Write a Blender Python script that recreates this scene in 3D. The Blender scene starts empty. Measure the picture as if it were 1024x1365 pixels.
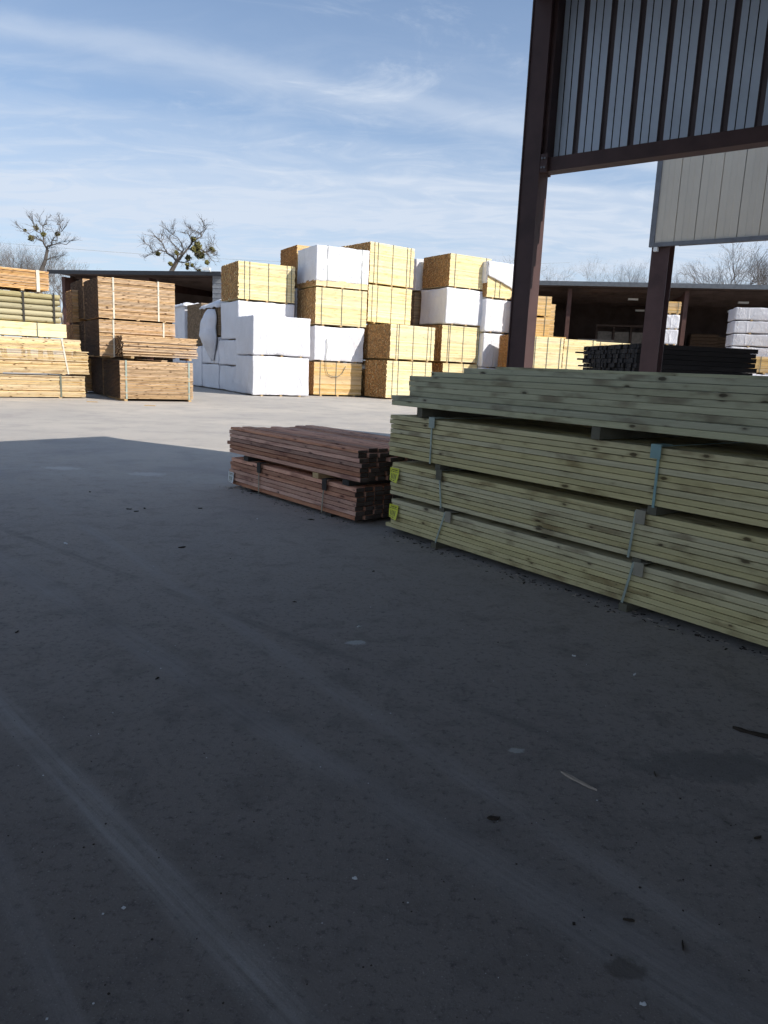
import bpy, bmesh, math, random
from mathutils import Vector, Matrix, noise
random.seed(7)
R = math.radians
S = bpy.context.scene
COL = S.collection

# ------------------------------------------------------------------ camera
EYE = 1.3
PITCH, ROLL, FPX = R(11.0), R(2.5), 986.0
Fv = Vector((0, math.cos(PITCH), -math.sin(PITCH)))
r0 = Vector((1, 0, 0)); u0 = Vector((0, math.sin(PITCH), math.cos(PITCH)))
RT = math.cos(ROLL) * r0 + math.sin(ROLL) * u0
UP = -math.sin(ROLL) * r0 + math.cos(ROLL) * u0
cd = bpy.data.cameras.new("camera")
cam = bpy.data.objects.new("camera", cd); COL.objects.link(cam)
M = Matrix((RT, UP, -Fv)).transposed().to_4x4(); M.translation = (0, 0, EYE)
cam.matrix_world = M
cd.sensor_fit = 'VERTICAL'; cd.sensor_height = 36.0; cd.lens = FPX / 1365.0 * 36.0
cd.clip_start = 0.05; cd.clip_end = 3000
S.camera = cam

def at(x, y, Y):
    """world point seen at photo pixel (x, y) at forward distance Y"""
    d = Fv + (x - 512) / FPX * RT - (y - 682.5) / FPX * UP
    t = Y / d.y
    return Vector((d.x * t, Y, EYE + d.z * t))

# ------------------------------------------------------------------ sun, sky
SAZ = Vector((0.87, -0.49)).normalized()      # towards the sun
SEL = R(38.8)
sd = Vector((SAZ.x * math.cos(SEL), SAZ.y * math.cos(SEL), math.sin(SEL)))
sl = bpy.data.lights.new("sun", 'SUN'); sl.energy = 4.6; sl.angle = R(0.5); sl.color = (1.0, 0.94, 0.85)
so = bpy.data.objects.new("sun", sl); COL.objects.link(so)
so.rotation_euler = sd.to_track_quat('Z', 'Y').to_euler(); so.location = (20, -20, 30)

W = bpy.data.worlds.new("World"); S.world = W; W.use_nodes = True
nt = W.node_tree; N = nt.nodes; L = nt.links
for n in list(N): N.remove(n)
def nd(tree, typ, **kw):
    n = tree.nodes.new(typ)
    for k, v in kw.items():
        if k == 'ins':
            for a, b in v.items(): n.inputs[a].default_value = b
        else: setattr(n, k, v)
    return n
sky = nd(nt, 'ShaderNodeTexSky'); sky.sky_type = 'NISHITA'; sky.sun_disc = False
sky.sun_elevation = SEL; sky.sun_rotation = math.atan2(SAZ.x, SAZ.y); sky.altitude = 100
sky.air_density = 1.0; sky.dust_density = 0.6; sky.ozone_density = 1.5
tc = nd(nt, 'ShaderNodeTexCoord')
sep = nd(nt, 'ShaderNodeSeparateXYZ'); L.new(tc.outputs['Generated'], sep.inputs[0])
def wm(op, a, b=None, clamp=False):
    n = nd(nt, 'ShaderNodeMath', operation=op); n.use_clamp = clamp
    for i, v in enumerate((a, b)):
        if v is None: continue
        if isinstance(v, (int, float)): n.inputs[i].default_value = v
        else: L.new(v, n.inputs[i])
    return n.outputs[0]
zz = wm('MAXIMUM', sep.outputs[2], 0.0)
den = wm('ADD', zz, 0.10)
px = wm('DIVIDE', sep.outputs[0], den); py = wm('DIVIDE', sep.outputs[1], den)
cmb = nd(nt, 'ShaderNodeCombineXYZ'); L.new(px, cmb.inputs[0]); L.new(py, cmb.inputs[1])
def cloud(rot, scl, nscale, detail, rough, dist, lo, hi, loc=(0, 0, 0)):
    mp = nd(nt, 'ShaderNodeMapping', ins={'Location': loc, 'Rotation': (0, 0, R(rot)), 'Scale': scl})
    L.new(cmb.outputs[0], mp.inputs[0])
    no = nd(nt, 'ShaderNodeTexNoise', ins={'Scale': nscale, 'Detail': detail, 'Roughness': rough, 'Distortion': dist})
    L.new(mp.outputs[0], no.inputs[0])
    mr = nd(nt, 'ShaderNodeMapRange', ins={'From Min': lo, 'From Max': hi}); mr.interpolation_type = 'SMOOTHSTEP'
    L.new(no.outputs[0], mr.inputs[0]); return mr.outputs[0]
c1 = cloud(20, (0.16, 1.0, 1), 1.1, 7, 0.5, 0.6, 0.44, 0.72, (3, 1.2, 0))          # long cirrus streaks
c2 = cloud(-8, (0.6, 1.1, 1), 2.0, 10, 0.66, 1.2, 0.52, 0.78, (1, 5.3, 0))         # wisps
c3 = cloud(10, (0.9, 1.8, 1), 3.2, 8, 0.62, 1.2, 0.38, 0.72, (0, 0, 0))              # ripple low down
low = nd(nt, 'ShaderNodeMapRange', ins={'From Min': 0.12, 'From Max': 0.44, 'To Min': 1.0, 'To Max': 0.0}); low.interpolation_type = 'SMOOTHSTEP'
L.new(zz, low.inputs[0])
a1 = wm('ADD', wm('MULTIPLY', c1, 0.45), 0.20)
a2 = wm('MULTIPLY', c2, 0.45)
a3 = wm('MULTIPLY', wm('ADD', wm('MULTIPLY', c3, 0.32), 0.50), low.outputs[0])
def skyq(x, y):
    d = (Fv + (x - 512) / FPX * RT - (y - 682.5) / FPX * UP).normalized(); return Vector((d.x / (d.z + 0.10), d.y / (d.z + 0.10)))
def streak(p, q, w, amt, seed):           # one long combed-out cirrus band
    a_, b_ = skyq(*p), skyq(*q); d_ = (b_ - a_).normalized(); nx_, ny_ = -d_.y, d_.x
    ds = wm('ADD', wm('ADD', wm('MULTIPLY', px, nx_), wm('MULTIPLY', py, ny_)), -(nx_ * a_.x + ny_ * a_.y))
    mp = nd(nt, 'ShaderNodeMapping', ins={'Location': (seed, 0, 0)}); L.new(cmb.outputs[0], mp.inputs[0])
    no = nd(nt, 'ShaderNodeTexNoise', ins={'Scale': 1.4, 'Detail': 6, 'Roughness': 0.6}); L.new(mp.outputs[0], no.inputs[0])
    ds = wm('ADD', ds, wm('MULTIPLY', wm('SUBTRACT', no.outputs[0], 0.5), w * 2.6))
    mr = nd(nt, 'ShaderNodeMapRange', ins={'From Min': 0.0, 'From Max': w, 'To Min': amt, 'To Max': 0.0}); mr.interpolation_type = 'SMOOTHSTEP'
    L.new(wm('ABSOLUTE', ds), mr.inputs[0]); return mr.outputs[0]
s1 = streak((0, 34), (512, 128), 0.12, 0.26, 2); s2 = streak((200, 230), (900, 262), 0.10, 0.15, 9)
s0 = streak((0, 105), (420, 165), 0.16, -0.12, 14)
am = wm('ADD', wm('ADD', wm('ADD', wm('ADD', a1, a2), wm('ADD', s1, s2)), s0), a3, True)
am = wm('MULTIPLY', am, 0.92)
skt = nd(nt, 'ShaderNodeMix', data_type='RGBA', blend_type='MULTIPLY'); skt.inputs[0].default_value = 1.0
L.new(sky.outputs[0], skt.inputs[6]); skt.inputs[7].default_value = (0.74, 0.98, 1.16, 1)
mx = nd(nt, 'ShaderNodeMix', data_type='RGBA'); L.new(am, mx.inputs[0]); L.new(skt.outputs[2], mx.inputs[6])
mx.inputs[7].default_value = (5.7, 6.35, 7.35, 1)
bg = nd(nt, 'ShaderNodeBackground', ins={'Strength': 0.100}); L.new(mx.outputs[2], bg.inputs[0])
ow = nd(nt, 'ShaderNodeOutputWorld'); L.new(bg.outputs[0], ow.inputs[0])

S.view_settings.view_transform = 'Standard'; S.view_settings.look = 'None'
S.view_settings.exposure = 0.30; S.view_settings.gamma = 1.0
S.cycles.max_bounces = 5; S.cycles.diffuse_bounces = 4; S.cycles.glossy_bounces = 2; S.cycles.use_adaptive_sampling = True; S.cycles.adaptive_threshold = 0.03; S.cycles.use_denoising = True
S.cycles.sample_clamp_indirect = 8.0

# ------------------------------------------------------------------ materials
def newmat(name, rough=0.8, spec=0.3, metal=0.0):
    m = bpy.data.materials.new(name); m.use_nodes = True
    t = m.node_tree; b = t.nodes['Principled BSDF']
    b.inputs['Roughness'].default_value = rough; b.inputs['Metallic'].default_value = metal
    b.inputs['Specular IOR Level'].default_value = spec
    return m, t, b
def c4(c): return (c[0], c[1], c[2], 1)
def mathn(t, op, a, b=None, clamp=False):
    n = t.nodes.new('ShaderNodeMath'); n.operation = op; n.use_clamp = clamp
    for i, v in enumerate((a, b)):
        if v is None: continue
        if isinstance(v, (int, float)): n.inputs[i].default_value = v
        else: t.links.new(v, n.inputs[i])
    return n.outputs[0]
def mixn(t, f, a, b, mode='MIX'):
    n = t.nodes.new('ShaderNodeMix'); n.data_type = 'RGBA'; n.blend_type = mode
    for i, v in ((0, f), (6, a), (7, b)):
        if isinstance(v, (int, float)): n.inputs[i].default_value = v
        elif isinstance(v, tuple): n.inputs[i].default_value = c4(v)
        else: t.links.new(v, n.inputs[i])
    return n.outputs[2]
def noisen(t, vec, scale, detail=4, rough=0.55, dist=0.0):
    n = nd(t, 'ShaderNodeTexNoise', ins={'Scale': scale, 'Detail': detail, 'Roughness': rough, 'Distortion': dist})
    t.links.new(vec, n.inputs[0]); return n.outputs[0]
def rangen(t, v, a, b, c=0.0, d=1.0, smooth=True):
    n = nd(t, 'ShaderNodeMapRange', ins={'From Min': a, 'From Max': b, 'To Min': c, 'To Max': d})
    if smooth: n.interpolation_type = 'SMOOTHSTEP'
    t.links.new(v, n.inputs[0]); return n.outputs[0]
def mapn(t, vec, scale=(1, 1, 1), rot=(0, 0, 0), loc=(0, 0, 0)):
    n = nd(t, 'ShaderNodeMapping', ins={'Scale': scale, 'Rotation': rot, 'Location': loc})
    t.links.new(vec, n.inputs[0]); return n.outputs[0]
def bumpn(t, b, h, strength=0.3, dist=0.01):
    n = nd(t, 'ShaderNodeBump', ins={'Strength': strength, 'Distance': dist})
    t.links.new(h, n.inputs['Height']); t.links.new(n.outputs[0], b.inputs['Normal'])

def wood(name, ca, cb, cdark, end, knots=0.6, var=0.35, rough=0.85, zs=11.0, kx=2.2, kr=0.16, stain=0.5):
    """board timber: grain runs along local x, 'rnd' is a random number per board"""
    m, t, b = newmat(name, rough, 0.2)
    co = t.nodes.new('ShaderNodeTexCoord').outputs['Object']
    at_ = t.nodes.new('ShaderNodeAttribute'); at_.attribute_name = 'rnd'; rnd = at_.outputs['Fac']
    s = nd(t, 'ShaderNodeSeparateXYZ'); t.links.new(co, s.inputs[0])
    yz = mathn(t, 'ADD', mathn(t, 'MULTIPLY', mathn(t, 'ADD', s.outputs[1], s.outputs[2]), zs), mathn(t, 'MULTIPLY', rnd, 93.0))
    cb_ = t.nodes.new('ShaderNodeCombineXYZ')
    t.links.new(mathn(t, 'MULTIPLY', s.outputs[0], kx), cb_.inputs[0]); t.links.new(yz, cb_.inputs[1])
    t.links.new(mathn(t, 'MULTIPLY', rnd, 17.0), cb_.inputs[2])
    v = cb_.outputs[0]
    g1 = noisen(t, mapn(t, v, (0.35, 3.0, 1)), 2.2, 6, 0.65, 0.8)
    g2 = noisen(t, mapn(t, v, (0.9, 0.9, 1)), 0.9, 3, 0.5)
    c = mixn(t, rangen(t, g1, 0.3, 0.72), ca, cb)
    c = mixn(t, mathn(t, 'MULTIPLY', rangen(t, g2, 0.50, 0.74), stain), c, cdark)
    # knots
    vo = nd(t, 'ShaderNodeTexVoronoi', ins={'Scale': 1.0, 'Randomness': 1.0}); vo.voronoi_dimensions = '2D'
    t.links.new(v, vo.inputs['Vector'])
    sc = nd(t, 'ShaderNodeSeparateColor'); t.links.new(vo.outputs['Color'], sc.inputs[0])
    rad = mathn(t, 'MULTIPLY', mathn(t, 'SUBTRACT', sc.outputs[0], 1.0 - knots), kr)
    wb = noisen(t, v, 9.0, 3, 0.6)
    kd = mathn(t, 'ADD', mathn(t, 'SUBTRACT', rad, vo.outputs['Distance']), mathn(t, 'MULTIPLY', mathn(t, 'SUBTRACT', wb, 0.5), 0.10))
    c = mixn(t, mathn(t, 'MULTIPLY', rangen(t, kd, -0.16, 0.01), 0.45), c, cdark)
    c = mixn(t, mathn(t, 'MULTIPLY', rangen(t, kd, -0.03, 0.03), 0.85), c, tuple(x * 0.30 for x in cdark))
    # board to board
    hsv = nd(t, 'ShaderNodeHueSaturation', ins={'Saturation': 1.0})
    wn = nd(t, 'ShaderNodeTexWhiteNoise'); wn.noise_dimensions = '1D'; t.links.new(mathn(t, 'MULTIPLY', rnd, 771.3), wn.inputs['W'])
    t.links.new(mathn(t, 'ADD', mathn(t, 'MULTIPLY', wn.outputs[0], var), 1.0 - var * 0.6), hsv.inputs['Value'])
    wn2 = nd(t, 'ShaderNodeTexWhiteNoise'); wn2.noise_dimensions = '1D'; t.links.new(mathn(t, 'MULTIPLY', rnd, 313.7), wn2.inputs['W'])
    t.links.new(mathn(t, 'ADD', mathn(t, 'MULTIPLY', wn2.outputs[0], 0.3), 0.85), hsv.inputs['Saturation'])
    t.links.new(c, hsv.inputs['Color']); c = hsv.outputs[0]
    # end grain on the faces that look along x
    tn = t.nodes.new('ShaderNodeTexCoord').outputs['Normal']
    sn = nd(t, 'ShaderNodeSeparateXYZ'); t.links.new(tn, sn.inputs[0])
    isend = mathn(t, 'GREATER_THAN', mathn(t, 'ABSOLUTE', sn.outputs[0]), 0.7)
    ec = mixn(t, wn.outputs[0], tuple(x * 0.55 for x in end), tuple(x * 1.3 for x in end))
    en = noisen(t, co, 9.0, 4)
    ec = mixn(t, rangen(t, en, 0.35, 0.75), ec, tuple(x * 0.5 for x in end))
    c = mixn(t, isend, c, ec)
    t.links.new(c, b.inputs['Base Color'])
    bumpn(t, b, g1, 0.25, 0.004)
    return m

def plain(name, c, rough=0.7, spec=0.3, metal=0.0, var=0.15, scale=6.0, bump=0.0, dark=None):
    m, t, b = newmat(name, rough, spec, metal)
    co = t.nodes.new('ShaderNodeTexCoord').outputs['Object']
    n1 = noisen(t, co, scale, 6, 0.6)
    d = dark or tuple(x * (1 - 2 * var) for x in c)
    t.links.new(mixn(t, rangen(t, n1, 0.35, 0.75), c, d), b.inputs['Base Color'])
    if bump: bumpn(t, b, n1, bump, 0.01)
    return m

def film(name, c):
    m, t, b = newmat(name, 0.42, 0.4)
    co = t.nodes.new('ShaderNodeTexCoord').outputs['Object']
    n1 = noisen(t, mapn(t, co, (1, 1, 0.45), (0.3, 0.2, 0)), 2.4, 7, 0.62, 1.6)
    n2 = noisen(t, co, 1.1, 3)
    t.links.new(mixn(t, rangen(t, n2, 0.3, 0.8), c, tuple(x * 0.9 for x in c)), b.inputs['Base Color'])
    rg = mathn(t, 'ABSOLUTE', mathn(t, 'SUBTRACT', n1, 0.5))
    bumpn(t, b, rg, 0.9, 0.12)
    return m

M_yellow = wood('pale_yellow_lumber', (0.92, 0.80, 0.50), (0.86, 0.69, 0.37), (0.58, 0.36, 0.16), (0.42, 0.22, 0.085), 0.35, 0.26)
M_yellow2 = wood('yellow_lumber', (0.76, 0.55, 0.28), (0.66, 0.43, 0.19), (0.42, 0.22, 0.08), (0.36, 0.17, 0.06), 0.4, 0.3)
M_picket = wood('picket_lumber', (0.74, 0.53, 0.33), (0.54, 0.35, 0.19), (0.22, 0.11, 0.055), (0.026, 0.013, 0.010), 0.85, 0.38, kx=4.0)
M_orange = wood('orange_lumber', (0.86, 0.58, 0.32), (0.68, 0.41, 0.20), (0.36, 0.15, 0.05), (0.28, 0.14, 0.06), 0.8, 0.4, kx=3.5)
M_tan = wood('tan_lumber', (0.92, 0.74, 0.44), (0.74, 0.50, 0.25), (0.34, 0.17, 0.07), (0.30, 0.16, 0.07), 0.8, 0.40, kx=3.5)
M_osb = wood('weathered_lumber', (0.40, 0.30, 0.20), (0.30, 0.21, 0.13), (0.16, 0.10, 0.06), (0.27, 0.19, 0.12), 0.4, 0.5)
M_green = wood('treated_green_lumber', (0.60, 0.53, 0.31), (0.49, 0.43, 0.245), (0.19, 0.135, 0.07), (0.40, 0.34, 0.18), 0.46, 0.16, kx=4.5, kr=0.24, stain=0.75)
M_greentop = wood('treated_bluegreen_lumber', (0.50, 0.48, 0.325), (0.385, 0.375, 0.25), (0.18, 0.145, 0.095), (0.36, 0.34, 0.24), 0.50, 0.18, kx=4.5, kr=0.26, stain=0.8)
M_red = wood('redwood_lumber', (0.66, 0.38, 0.26), (0.46, 0.22, 0.15), (0.22, 0.10, 0.075), (0.11, 0.085, 0.072), 0.5, 0.75, kx=4.0, kr=0.22, stain=0.75)
M_black = wood('dark_timber', (0.022, 0.019, 0.018), (0.014, 0.012, 0.012), (0.008, 0.007, 0.007), (0.028, 0.026, 0.027), 0.2, 0.5)
M_stick = plain('sticker_wood', (0.55, 0.38, 0.2), 0.9, 0.1)
M_stickg = plain('grey_sticker_wood', (0.15, 0.14, 0.105), 0.9, 0.1)
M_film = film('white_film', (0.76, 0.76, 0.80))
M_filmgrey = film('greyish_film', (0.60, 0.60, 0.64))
M_strap = plain('steel_strap', (0.13, 0.15, 0.12), 0.5, 0.5)
M_strapw = plain('pale_plastic_strap', (0.70, 0.66, 0.55), 0.5, 0.4)
M_strapg = plain('grey_green_strap', (0.36, 0.42, 0.36), 0.45, 0.5)
M_strapt = plain('teal_strap', (0.22, 0.36, 0.35), 0.45, 0.5)
M_card = plain('strap_guard', (0.33, 0.30, 0.23), 0.8, 0.2)
M_cardd = plain('dark_strap_guard', (0.05, 0.045, 0.04), 0.8, 0.2)
M_log = wood('round_post_wood', (0.50, 0.43, 0.25), (0.36, 0.32, 0.18), (0.20, 0.16, 0.08), (0.8, 0.72, 0.55), 0.4, 0.4)
M_tag = plain('yellow_tag', (0.62, 0.62, 0.045), 0.5, 0.3, var=0.06)
M_ink = plain('printed_ink', (0.10, 0.10, 0.04), 0.6, 0.2)
M_tagw = plain('pale_tag', (0.62, 0.62, 0.60), 0.5, 0.3, var=0.08)
M_steel = plain('brown_red_steel', (0.115, 0.058, 0.046), 0.62, 0.35, 0, 0.18, 3.0)
M_steeld = plain('dark_brown_steel', (0.080, 0.044, 0.042), 0.6, 0.35, 0, 0.18, 3.0)
M_panelin = plain('galvanised_wall_sheet', (0.56, 0.66, 0.79), 0.45, 0.5, 0.0, 0.08, 1.4)
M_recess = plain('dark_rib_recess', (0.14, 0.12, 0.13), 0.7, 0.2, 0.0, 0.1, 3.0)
M_lap = plain('sheet_lap_line', (0.03, 0.03, 0.035), 0.7, 0.2)
M_beige = plain('beige_wall_sheet', (0.62, 0.56, 0.46), 0.5, 0.4, 0.0, 0.05, 0.8)
M_beiged = plain('beige_sheet_groove', (0.45, 0.42, 0.36), 0.5, 0.4, 0.0, 0.05, 0.8)
M_trim = plain('grey_trim', (0.17, 0.18, 0.20), 0.5, 0.4)
M_rooftop = plain('roof_sheet', (0.42, 0.44, 0.46), 0.5, 0.4, 0.2, 0.1, 0.5)
M_roofin = plain('roof_underside', (0.26, 0.24, 0.24), 0.8, 0.2, 0, 0.1, 0.7)
M_shedin = plain('shed_inner_wall', (0.15, 0.11, 0.095), 0.9, 0.1, 0, 0.2, 1.2)
M_fascia = plain('blue_grey_fascia', (0.13, 0.145, 0.165), 0.5, 0.3)
M_fdark = plain('dark_fascia', (0.035, 0.038, 0.045), 0.5, 0.3)
M_lamp = plain('pale_lamp_housing', (0.85, 0.85, 0.82), 0.4, 0.4, var=0.03)
M_bark = plain('bare_bark', (0.16, 0.14, 0.125), 0.9, 0.1, 0, 0.2, 2.0)
M_twig = plain('grey_twigs', (0.20, 0.18, 0.165), 0.9, 0.1, 0, 0.2, 2.0)
M_mist = plain('mistletoe_leaves', (0.19, 0.17, 0.06), 0.8, 0.2, 0, 0.25, 3.0, dark=(0.05, 0.055, 0.02))
M_chip = plain('weathered_chip', (0.42, 0.36, 0.30), 0.9, 0.1)
M_chipd = plain('dark_chip', (0.05, 0.04, 0.032), 0.9, 0.1)
M_paper = plain('pale_scrap', (0.6, 0.62, 0.64), 0.8, 0.2)

# concrete yard
def ground_mat():
    m, t, b = newmat('yard_concrete', 0.85, 0.25)
    co = t.nodes.new('ShaderNodeTexCoord').outputs['Object']
    s = nd(t, 'ShaderNodeSeparateXYZ'); t.links.new(co, s.inputs[0])
    big = noisen(t, co, 0.22, 5, 0.55, 0.4)
    mid = noisen(t, co, 1.3, 7, 0.65, 0.3)
    fine = noisen(t, co, 34.0, 7, 0.80)
    blot = noisen(t, mapn(t, co, (1, 1, 1), loc=(7, 3, 0)), 5.5, 6, 0.7, 0.5)
    grit = noisen(t, co, 150.0, 3, 0.6)
    base = mixn(t, rangen(t, big, 0.3, 0.7), (0.475, 0.435, 0.385), (0.375, 0.350, 0.325))
    base = mixn(t, mathn(t, 'MULTIPLY', rangen(t, mid, 0.42, 0.75), 0.50), base, (0.235, 0.228, 0.225))
    # dirtier and rougher under the shed, with foreground shade painted into the colour
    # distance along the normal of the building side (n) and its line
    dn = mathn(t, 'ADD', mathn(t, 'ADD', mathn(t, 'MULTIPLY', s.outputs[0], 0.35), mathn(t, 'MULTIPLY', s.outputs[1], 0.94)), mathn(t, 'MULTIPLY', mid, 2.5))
    dirt_shade = rangen(t, dn, 3.0, 11.0, 1.0, 0.0)
    base = mixn(t, mathn(t, 'MULTIPLY', dirt_shade, 0.85), base, (0.222, 0.200, 0.186))
    near_shade = rangen(t, dn, 1.2, 4.6, 1.0, 0.0)  # second step of painted shade, darkening the concrete towards the camera
    base = mixn(t, mathn(t, 'MULTIPLY', near_shade, 0.75), base, (0.132, 0.116, 0.108))
    base = mixn(t, mathn(t, 'MULTIPLY', rangen(t, blot, 0.46, 0.72), mathn(t, 'ADD', mathn(t, 'MULTIPLY', dirt_shade, 0.40), 0.08)), base, (0.10, 0.092, 0.088))
    sp = mathn(t, 'MULTIPLY', rangen(t, fine, 0.50, 0.68), mathn(t, 'ADD', mathn(t, 'MULTIPLY', dirt_shade, 0.62), 0.10))
    base = mixn(t, sp, base, (0.06, 0.055, 0.055))
    sp2 = mathn(t, 'MULTIPLY', rangen(t, grit, 0.60, 0.72), 0.30)
    base = mixn(t, sp2, base, (0.55, 0.54, 0.52))
    # tyre streaks: pale bands along straight lines
    def band(p, q, w, col, amt, seed):
        nonlocal base
        d = Vector((q[0] - p[0], q[1] - p[1])).normalized(); nx, ny = -d.y, d.x
        off = -(nx * p[0] + ny * p[1])
        dist = mathn(t, 'ADD', mathn(t, 'ADD', mathn(t, 'MULTIPLY', s.outputs[0], nx), mathn(t, 'MULTIPLY', s.outputs[1], ny)), off)
        wob = noisen(t, mapn(t, co, (1, 1, 1), loc=(seed, 0, 0)), 0.7, 4)
        dist = mathn(t, 'ADD', dist, mathn(t, 'MULTIPLY', mathn(t, 'SUBTRACT', wob, 0.5), w * 1.2))
        st = noisen(t, mapn(t, mapn(t, co, (1, 1, 1), (0, 0, -math.atan2(d.y, d.x)), (0, 0, 0)), (0.7, 26, 1), (0, 0, 0), (seed, 1, 0)), 1.5, 6, 0.75)
        pt = noisen(t, mapn(t, co, (1, 1, 1), loc=(seed, 5, 0)), 1.6, 3); amt = mathn(t, 'MULTIPLY', rangen(t, pt, 0.25, 0.6), amt)
        f = mathn(t, 'MULTIPLY', rangen(t, mathn(t, 'ABSOLUTE', dist), w * 0.25, w, 1.0, 0.0), mathn(t, 'MULTIPLY', rangen(t, st, 0.2, 0.75), amt))
        base = mixn(t, f, base, col)
    band((-1.39, 2.54), (-0.12, 1.26), 0.075, (0.34, 0.33, 0.32), 0.85, 3)
    band((-2.2, 3.2), (-0.3, 0.9), 0.05, (0.27, 0.255, 0.25), 0.6, 71)
    band((-2.6, 4.6), (1.2, 1.0), 0.07, (0.27, 0.255, 0.25), 0.55, 77)
    band((-1.92, 4.06), (0.04, 2.05), 0.10, (0.31, 0.295, 0.285), 0.75, 8)
    band((-1.1, 4.03), (0.03, 2.58), 0.07, (0.31, 0.295, 0.285), 0.75, 12)
    band((-3.2, 5.4), (1.6, 0.5), 0.16, (0.11, 0.105, 0.105), 0.35, 21)
    band((-0.3, 3.3), (1.9, 1.5), 0.05, (0.09, 0.085, 0.085), 0.45, 31)
    band((-10, 9.2), (3, 7.4), 0.5, (0.50, 0.48, 0.45), 0.25, 41)
    band((-20, 14), (20, 17.5), 0.35, (0.26, 0.25, 0.24), 0.30, 51)
    band((-20, 20), (20, 19.2), 0.25, (0.28, 0.27, 0.26), 0.30, 61)
    # stains
    def spot(x, y, rx, ry, rot, col, amt):
        nonlocal base
        v = mapn(t, co, (1 / rx, 1 / ry, 0), (0, 0, 0), (-x / rx, -y / ry, 0))
        wv = nd(t, 'ShaderNodeVectorMath', operation='LENGTH'); t.links.new(v, wv.inputs[0])
        dd = mathn(t, 'ADD', wv.outputs['Value'], mathn(t, 'MULTIPLY', mathn(t, 'SUBTRACT', noisen(t, co, 14.0, 5, 0.7), 0.5), 2.2))
        base = mixn(t, rangen(t, dd, 0.6, 1.1, amt, 0.0), base, col)
    spot(0.585, 1.44, 0.055, 0.035, 0, (0.07, 0.06, 0.05), 0.6)
    spot(-2.72, 8.33, 0.22, 0.16, 0, (0.55, 0.54, 0.52), 0.5)
    spot(-3.75, 8.5, 0.25, 0.12, 0, (0.55, 0.54, 0.52), 0.5)
    spot(0.50, 2.40, 0.03, 0.02, 0, (0.5, 0.52, 0.5), 0.6)
    spot(-0.11, 3.37, 0.05, 0.035, 0, (0.5, 0.53, 0.53), 0.7)
    spot(1.2, 2.35, 0.35, 0.12, 0, (0.13, 0.125, 0.12), 0.6)
    # fine cracks
    vo = nd(t, 'ShaderNodeTexVoronoi', ins={'Scale': 0.16}); vo.feature = 'DISTANCE_TO_EDGE'
    wv = nd(t, 'ShaderNodeVectorMath', operation='ADD'); t.links.new(co, wv.inputs[0])
    nc = nd(t, 'ShaderNodeTexNoise', ins={'Scale': 1.2, 'Detail': 6}); t.links.new(co, nc.inputs[0])
    t.links.new(nc.outputs['Color'], wv.inputs[1]); t.links.new(wv.outputs[0], vo.inputs['Vector'])
    base = mixn(t, rangen(t, vo.outputs['Distance'], 0.0, 0.0012, 0.16, 0.0), base, (0.07, 0.065, 0.06))
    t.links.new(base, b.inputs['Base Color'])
    h = mathn(t, 'ADD', mathn(t, 'MULTIPLY', fine, 1.0), mathn(t, 'MULTIPLY', grit, 0.6))
    bumpn(t, b, h, 0.5, 0.006)
    return m
M_ground = ground_mat()

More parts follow.
